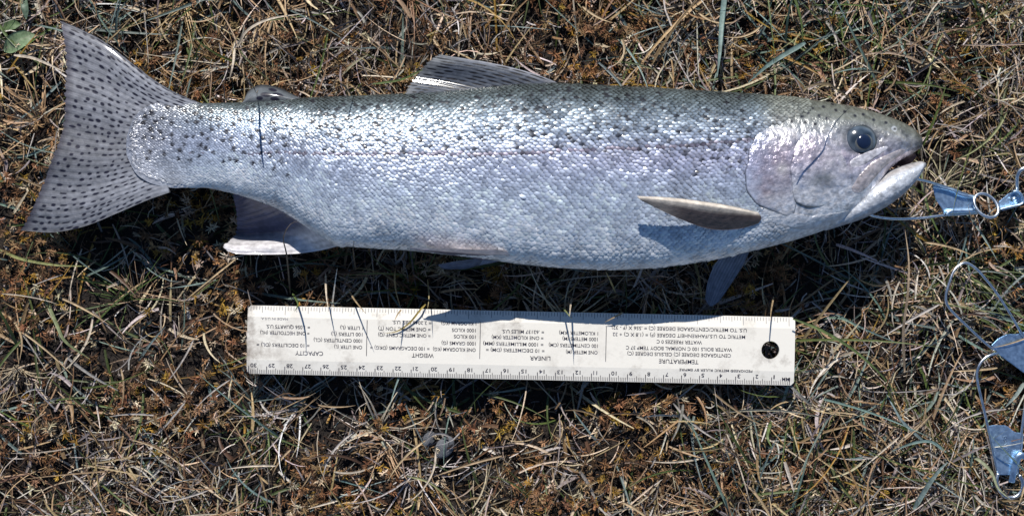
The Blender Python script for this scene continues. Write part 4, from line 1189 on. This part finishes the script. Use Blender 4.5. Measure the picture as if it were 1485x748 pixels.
ring_ = [(1430 + 17.5 * math.cos(a) + 1.5 * math.sin(a), 298 + 16.5 * math.sin(a) + 5 * math.cos(a), 0.0235 + 0.002 * math.sin(a)) for a in np.linspace(0, 2 * math.pi, 14, endpoint=False)]
sr = empty('split_ring', W(1430, 298, 0.018), 'round wire ring joining the jaw clip to its swivel', 'ring')
wire('hoop', ring_, 0.00095, sr, closed=True, n=64)
sw = empty('swivel', W(1465, 292, 0.014), 'folded metal swivel box beside the wire ring', 'swivel')
plate('box_floor', [(1447, 293), (1461, 281), (1472, 277), (1479, 280), (1483, 293), (1478, 299), (1452, 306)], 0.0165, 0.0165, 0.0006, sw)
wire('side_wall', [(1449, 303.5, 0.0205), (1465, 299.5, 0.0205), (1478, 296.5, 0.0205), (1482.5, 292, 0.0205), (1480, 283, 0.0205), (1474, 277.5, 0.0205), (1468, 278, 0.0205)], 0.0009, sw, M_ZINC, flat=2.6)
wire('rivet', [(1470, 289, 0.0172), (1470, 289, 0.0185), (1470, 289, 0.0200)], 0.0016, sw, M_ZINC, n=6, ns=16)
cl = empty('chain_link', W(1478, 262, 0.012), 'bent wire chain link rising from the swivel box', 'chain link')
wire('hoop', [(1475, 276, 0.019), (1474.5, 265, 0.021), (1475.5, 254, 0.023), (1481, 246, 0.024), (1490, 243.5, 0.024), (1500, 247, 0.023), (1504, 258, 0.021), (1501, 270, 0.018), (1490, 277, 0.017)], 0.0012, cl)

c2 = empty('stringer_clip', W(1440, 470, 0.008), 'metal stringer clip with empty pointed wire loop lying open on the grass', 'stringer clip', G)
wire('wire', [(1446, 507, 0.0165), (1437, 504, 0.0172), (1406, 476, 0.019), (1377, 447, 0.021), (1371.5, 430, 0.0215), (1377, 408, 0.0215), (1385, 390, 0.021), (1400, 381, 0.0205), (1416, 390, 0.020), (1432, 408, 0.019), (1446, 426, 0.0185), (1463, 452, 0.018), (1479, 479, 0.0172), (1488, 492, 0.016)], 0.00082, c2, n=120)
plate('clip_plate', [(1437, 500), (1447, 490), (1460, 484), (1474, 484), (1488, 480), (1512, 474), (1528, 500), (1532, 540), (1512, 560), (1495, 546), (1484, 540), (1468, 528), (1450, 515)], 0.0175, 0.013, 0.0007, c2)
wire('hoop', [(1520 + 16 * math.cos(a), 545 + 16 * math.sin(a), 0.015) for a in np.linspace(0, 2 * math.pi, 12, endpoint=False)], 0.0009, c2, closed=True)

c3 = empty('stringer_clip', W(1450, 630, 0.008), 'metal stringer clip with stamped tapered plate and rounded end loop', 'stringer clip', G)
wire('wire', [(1446, 684, 0.0165), (1440, 655, 0.0172), (1433, 622, 0.0180), (1426, 590, 0.0182), (1418, 556, 0.0188), (1417, 538, 0.0188), (1424, 523, 0.0188), (1438, 514, 0.0182), (1456, 512, 0.0150), (1478, 522, 0.0130), (1489, 545, 0.0150), (1488, 575, 0.0165), (1484, 605, 0.0172), (1481, 630, 0.0172), (1478, 660, 0.0168)], 0.00085, c3, n=140)
plate('clip_plate', [(1431, 617), (1440, 615.5), (1458, 616), (1464, 620), (1471, 626), (1484, 627), (1483, 645), (1479, 672), (1476, 688), (1446, 688), (1441, 662), (1436, 638)], 0.0168, 0.0170, 0.0007, c3)
wire('hoop', [(1447, 686, 0.0175), (1445, 697, 0.0180), (1449, 710, 0.0182), (1459, 720, 0.0180), (1472, 720, 0.0178), (1481, 711, 0.0178), (1483, 699, 0.0180), (1478, 688, 0.0178)], 0.0012, c3, n=60)
wire('hook_tab', [(1467, 699, 0.0185), (1470, 684, 0.0195), (1474, 668, 0.0205), (1480, 660, 0.0210), (1488, 662, 0.0205)], 0.0019, c3, M_ZINC, n=40, flat=0.35)
# stamped letters, a few raised strokes that catch the light
def stamp(word, px, py, h):
    cu = bpy.data.curves.new('stamped_mark', 'FONT'); cu.body = word; cu.size = 1; cu.align_x = 'CENTER'; cu.align_y = 'CENTER'; cu.extrude = 0.05
    tmp = bpy.data.objects.new('tmp', cu); C.objects.link(tmp); bpy.context.view_layer.update()
    me = bpy.data.meshes.new_from_object(tmp); C.objects.unlink(tmp); bpy.data.objects.remove(tmp)
    me.materials.clear(); me.materials.append(M_STAMP)
    o = bpy.data.objects.new('stamped_mark', me); C.objects.link(o); o.parent = c3; o.matrix_parent_inverse = Matrix.Translation(-c3.location)
    o.location = W(px, py, 0.01768); s_ = h * S
    o.scale = (s_, s_, s_ * 0.4); o.rotation_euler = (0, 0, math.radians(-80))
stamp('PAVAH', 1458.5, 646, 9)

# ================================================================== STONES, LEAVES, STRAWS
def stone(px, py, z, r, label):
    bm = bmesh.new()
    bmesh.ops.create_icosphere(bm, subdivisions=4, radius=1.0)
    sd = random.randint(0, 99)
    for v in bm.verts:
        d = v.co.normalized()
        q = sum(abs(d.dot(Vector((math.cos(k * 2.1 + sd), math.sin(k * 1.7 + sd), math.cos(k * 3.3))).normalized())) ** 6 for k in range(6))
        v.co = d * (1 - 0.16 * q)
    for f in bm.faces: f.smooth = True
    me = bpy.data.meshes.new('stone'); bm.to_mesh(me); bm.free(); me.materials.append(M_STONE)
    o = bpy.data.objects.new('stone', me); C.objects.link(o)
    o.location = W(px, py, z); o.scale = (r * S, r * S * 0.72, r * S * 0.5); o.rotation_euler = (0.2, -0.1, 0.9)
    tag(o, label, 'stone')
stone(645, 648, 0.0075, 19, 'bluish grey pebble half buried in moss below the ruler')
stone(622, 636, 0.0055, 13, 'smaller grey pebble tucked beside the bluish pebble below the ruler')

def leaf(name, pts, width, colour, label, cat, group=None, vdepth=0.12, n=28, k=5, mid=None, prof=None, m=M_STEM):
    P = resample([tuple(W(*p)) for p in pts], n)
    T = np.gradient(P, axis=0); T /= np.linalg.norm(T, axis=1)[:, None]
    side = np.cross(T, [0, 0, 1.0]); side /= np.linalg.norm(side, axis=1)[:, None] + 1e-9
    nr = np.cross(side, T)
    t_ = np.linspace(0, 1, n)
    if prof is None: pr = np.minimum(1, 0.5 + t_ * 4) * (1 - 0.92 * t_ ** 3)
    else: pr = np.interp(t_, np.linspace(0, 1, len(prof)), prof)
    hw = 0.5 * width * S * pr
    v = np.linspace(-1, 1, k)
    top = P[:, None] + side[:, None] * (hw[:, None] * v[None])[..., None] + nr[:, None] * (hw[:, None] * vdepth * (np.abs(v)[None] ** 1.3))[..., None]
    bot = top - nr[:, None] * np.minimum(hw, 0.0006)[:, None, None] * 0.35
    c = np.ones((n, k, 4)); c[..., :3] = np.array(colour)
    if mid is not None: c[:, k // 2, :3] = mid
    c[..., :3] *= (0.72 + 0.4 * rng.random((n, 1, 1)) + 0.25 * (rng.random((1, k, 1)) - 0.5))
    f = grid_faces(n, k); nn_ = n * k
    idx = np.arange(nn_).reshape(n, k)
    loop = np.concatenate([idx[0, :], idx[1:, -1], idx[-1, -2::-1], idx[-2:0:-1, 0]]); l2 = np.roll(loop, -1)
    F = np.vstack([f, f[:, ::-1] + nn_, np.stack([loop, l2, l2 + nn_, loop + nn_], -1)])
    o = mesh(name, np.vstack([top.reshape(-1, 3), bot.reshape(-1, 3)]), F, m, None, np.vstack([c.reshape(-1, 4)] * 2))
    return tag(o, label, cat, group)
STR, PAL_, GRN, BLU, YEL, DRK = (0.46, 0.34, 0.20), (0.60, 0.51, 0.40), (0.13, 0.18, 0.06), (0.17, 0.25, 0.23), (0.40, 0.30, 0.08), (0.10, 0.08, 0.06)
OV = [0.15, 0.75, 1.0, 1.0, 0.8, 0.1]
leaf('broad_leaf', [(6, 74, 0.010), (22, 62, 0.016), (38, 54, 0.018), (50, 50, 0.016)], 26, (0.20, 0.28, 0.15), 'broad pale green oval leaf beside the upper tail lobe', 'leaf', mid=(0.30, 0.36, 0.22), prof=OV, n=30, k=9, vdepth=0.2)
leaf('broad_leaf', [(2, 40, 0.008), (16, 36, 0.012), (30, 36, 0.012)], 17, (0.12, 0.18, 0.08), 'small dark green leaf above the broad pale oval leaf', 'leaf', prof=OV, k=7, vdepth=0.2)
leaf('broad_leaf', [(33, -8, 0.008), (36, 10, 0.013), (38, 28, 0.012)], 11, (0.13, 0.19, 0.13), 'narrow upright green leaf by the two oval leaves', 'leaf', prof=[0.6, 1, 1, 0.9, 0.15], k=7, vdepth=0.2)
leaf('grass_blade', [(1052, -15, 0.012), (1047, 30, 0.024), (1044, 75, 0.030), (1040, 112, 0.032)], 8, BLU, 'long blue-green grass blade pointing down to the back of the fish', 'grass blade')
leaf('grass_blade', [(1168, 62, 0.022), (1140, 78, 0.024), (1112, 96, 0.023), (1085, 120, 0.019)], 7.5, BLU, 'blue-green grass blade slanting above the gill cover', 'grass blade')
leaf('grass_blade', [(1150, 462, 0.030), (1190, 478, 0.031), (1235, 505, 0.028), (1275, 540, 0.022), (1305, 578, 0.014)], 4.2, GRN, 'long thin green blade arching away from the ruler end with the hole', 'grass blade')
leaf('grass_blade', [(1325, 738, 0.012), (1345, 705, 0.018), (1362, 682, 0.020), (1376, 668, 0.018)], 7.5, (0.22, 0.29, 0.27), 'wide silvery blue-green blade lying left of the stamped clip', 'grass blade')
leaf('grass_blade', [(1372, 655, 0.015), (1350, 640, 0.017), (1325, 642, 0.017), (1290, 655, 0.014)], 4.5, BLU, 'blue-green blade curving above the wide silvery blade', 'grass blade')
leaf('grass_blade', [(1340, 640, 0.013), (1310, 612, 0.018), (1296, 590, 0.018), (1285, 570, 0.016)], 4.5, (0.21, 0.27, 0.27), 'grey-blue blade standing in the straw between ruler and clips', 'grass blade')
leaf('grass_blade', [(1398, 655, 0.012), (1422, 668, 0.018), (1438, 685, 0.020), (1448, 708, 0.022), (1466, 724, 0.024)], 5.0, (0.26, 0.28, 0.17), 'olive grass blade crossing the end loop of the stamped clip', 'grass blade')
leaf('grass_blade', [(1485, 555, 0.012), (1474, 572, 0.018), (1458, 590, 0.018)], 6, (0.28, 0.33, 0.30), 'pale grey-green blade beside the wire of the stamped clip', 'grass blade')
leaf('grass_blade', [(60, 420, 0.010), (82, 470, 0.016), (95, 495, 0.018), (130, 520, 0.014)], 6, (0.20, 0.23, 0.11), 'green blade left of the fish shadow near the tail', 'grass blade')
leaf('grass_blade', [(0, 362, 0.010), (30, 375, 0.015), (80, 384, 0.017), (130, 386, 0.015)], 4.5, (0.26, 0.27, 0.10), 'yellow-green blade lying under the lower tail lobe', 'grass blade')
leaf('grass_blade', [(540, 122, 0.03), (580, 116, 0.034), (612, 102, 0.040), (640, 92, 0.0400)], 3.2, GRN, 'green stem touching the tip of the dorsal fin', 'grass blade')
leaf('grass_blade', [(1118, 610, 0.010), (1113, 632, 0.018), (1120, 650, 0.020)], 5, GRN, 'short green blade upright below the ruler zero end', 'grass blade')
# straws that reach over the ruler
leaf('straw', [(472, 396, 0.012), (473, 425, 0.030), (476, 449, 0.041)], 3.0, PAL_, 'pale upright straw leaning over the ruler above the 25 mark', 'straw')
leaf('straw', [(505, 420, 0.014), (516, 437, 0.033), (530, 454, 0.046)], 2.6, STR, 'thin straw leaning over the ruler edge right of the pale upright straw', 'straw')
leaf('straw', [(582, 449, 0.030), (577, 455, 0.036), (572, 465, 0.040)], 2.2, STR, 'short straw tip over the ruler edge beside the yellow blade', 'straw')
leaf('straw', [(618, 440, 0.024), (608, 451, 0.0275), (594, 468, 0.0262), (576, 480, 0.0256), (558, 483, 0.0254)], 2.8, YEL, 'yellow curled blade lying on the ruler over the weight column', 'straw')
leaf('straw', [(829, 433, 0.020), (827, 446, 0.040), (826, 459, 0.050)], 3.0, PAL_, 'pale straw tip leaning over the ruler at the linear column', 'straw')
leaf('straw', [(816, 446, 0.024), (822, 453, 0.038), (829, 462, 0.044)], 2.6, (0.25, 0.28, 0.12), 'greenish straw tip crossing the pale one at the linear column', 'straw')
leaf('straw', [(904, 453, 0.024), (892, 459, 0.028), (877, 467, 0.0262)], 2.4, STR, 'short straw lying on the ruler above the temperature column', 'straw')
leaf('straw', [(1122, 430, 0.018), (1118, 452, 0.040), (1118, 465, 0.046)], 2.6, STR, 'straw standing at the ruler edge above the hole', 'straw')
leaf('straw', [(424, 425, 0.012), (432, 440, 0.036), (427, 452, 0.048)], 3.4, GRN, 'green stem standing over the ruler at the capacity column', 'straw')
leaf('straw', [(620, 405, 0.014), (622, 430, 0.030), (620, 448, 0.040)], 2.2, (0.36, 0.30, 0.16), 'upright straw at the shaded ruler edge beside the weight column', 'straw')
leaf('straw', [(421, 426, 0.014), (416, 372, 0.046), (411, 345, 0.056), (420, 326, 0.058), (431, 321, 0.054)], 2.6, DRK, 'thin dark hooked stem bending up over the anal fin', 'straw')
leaf('straw', [(516, 392, 0.02), (512, 362, 0.048), (514, 346, 0.054)], 2.2, DRK, 'thin dark stem upright against the belly behind the anal fin', 'straw')
leaf('straw', [(893, 425, 0.018), (884, 405, 0.042), (878, 393, 0.052)], 2.6, (0.36, 0.30, 0.14), 'straw leaning against the deepest part of the belly', 'straw')
leaf('straw', [(1312, 540, 0.010), (1310, 480, 0.022), (1316, 430, 0.030), (1318, 380, 0.032), (1312, 330, 0.028)], 4.0, (0.40, 0.30, 0.20), 'long brown straw standing between the ruler end and the wire loop', 'straw')
leaf('straw', [(20, 80, 0.018), (50, 85, 0.022), (95, 105, 0.026)], 4.5, PAL_, 'pale straw pointing at the upper tail lobe', 'straw')
leaf('straw', [(340, 70, 0.015), (338, 92, 0.024), (332, 118, 0.022)], 4.0, PAL_, 'thick pale straw curving down above the adipose fin', 'straw')
leaf('straw', [(345, 68, 0.015), (358, 45, 0.020), (390, 28, 0.020), (440, 20, 0.016)], 4.0, PAL_, 'pale straw arching up from the thick one above the adipose fin', 'straw')
# stems whose shadows fall across the fish
def shadow_stem(pts, heights, width, label, colour=DRK):
    P = []
    for (px, py), h in zip(pts, heights):
        fx, fy, z = onfish(px, py)
        P.append(Vector(f2w(fx, fy, z)) + LDIR * h)
    # to photo-plane triplets for leaf()
    tri = [(p.x / kz(p.z) + CX, CY - p.y / kz(p.z), p.z) for p in P]
    leaf('straw', tri, width, colour, label, 'straw')
shadow_stem([(383, 246), (379, 215), (377, 185), (376, 158), (375, 148), (375, 132)], [0.055, 0.045, 0.032, 0.014, 0.006, 0.001], 3.0, 'thin stem standing behind the adipose fin, its shadow across the tail root', (0.24, 0.18, 0.11))
shadow_stem([(1155, 272), (1164, 255), (1180, 238), (1194, 220), (1199, 203), (1207, 186), (1219, 170), (1233, 156), (1242, 146)], [0.062, 0.058, 0.052, 0.044, 0.036, 0.026, 0.016, 0.006, 0.001], 3.2, 'curved stem rising behind the head, its shadow across the cheek', (0.24, 0.18, 0.11))
shadow_stem([(505, 178), (508, 160), (512, 146), (514, 138)], [0.026, 0.015, 0.004, 0.0], 2.2, 'short stem standing at the back between adipose and dorsal fins', (0.24, 0.18, 0.11))

# loose long straws strewn over the turf: individuals that only their place tells apart
LS = []
spots_xy = []
while len(LS) < 60:
    px, py = rng.uniform(-20, 1505), rng.uniform(-15, 765)
    if 20 < px < 1345 and ftop(np.clip(px, 190, 1330)) - 75 < py < fbot(np.clip(px, 190, 1330)) + 130: continue
    if 340 < px < 1170 and 425 < py < 585: continue
    if px < 330 and 10 < py < 360: continue
    if px > 1230 and 230 < py < 330: continue
    ang = rng.uniform(0, math.pi); L = rng.uniform(45, 120); cu = rng.normal(0, 0.35)
    h = rng.uniform(0.012, 0.018)
    pts = []
    for t_ in np.linspace(-0.5, 0.5, 5):
        a = ang + cu * t_
        pts.append((px + L * t_ * math.cos(a), py + L * t_ * math.sin(a) + cu * 18 * (t_ * t_), h + 0.006 * (0.25 - t_ * t_) + 0.004 * t_))
    bad = False
    for q in pts:
        if 355 < q[0] < 1156 and 440 < q[1] < 564: bad = True
        fx, fy = q[0], q[1]
        if 190 < fx < 1330 and ftop(fx) - 12 < fy < fbot(fx) + 12: bad = True
        if inpoly(np.array([fx]), np.array([fy]), TAIL_POLY)[0] or inpoly(np.array([fx]), np.array([fy]), DORSAL_POLY)[0]: bad = True
    if bad: continue
    LS.append(1)
    colr = [STR, PAL_, (0.42, 0.38, 0.35), (0.34, 0.24, 0.14), (0.24, 0.25, 0.11)][rng.choice(5, p=[.35, .25, .2, .12, .08])]
    cname = {STR: 'golden', PAL_: 'pale', (0.42, 0.38, 0.35): 'grey', (0.34, 0.24, 0.14): 'brown', (0.24, 0.25, 0.11): 'olive'}[colr]
    wpx = rng.uniform(2.0, 4.2)
    sz = ('short' if L < 70 else 'medium' if L < 95 else 'long') + (' thin' if wpx < 2.8 else ' thick' if wpx > 3.5 else '')
    if py < 150: where = 'in the grass above the ' + ('tail' if px < 340 else 'body of the fish' if px < 1000 else 'head of the fish')
    elif px > 1330: where = 'in the grass around the stringer clips'
    elif px > 1160: where = 'in the grass between the drilled ruler end and the clips'
    elif px < 345: where = 'in the grass beyond the ruler end marked 30' if py < 570 else 'in the grass away below the tail'
    else: where = 'in the grass below the ' + ('high' if px < 750 else 'low') + '-numbered half of the ruler'
    leaf('loose_straw', pts, wpx, colr, 'loose ' + sz + ' ' + cname + ' straw ' + where, 'straw', 'loose straws strewn over the grass', n=16, k=3, vdepth=0.5)
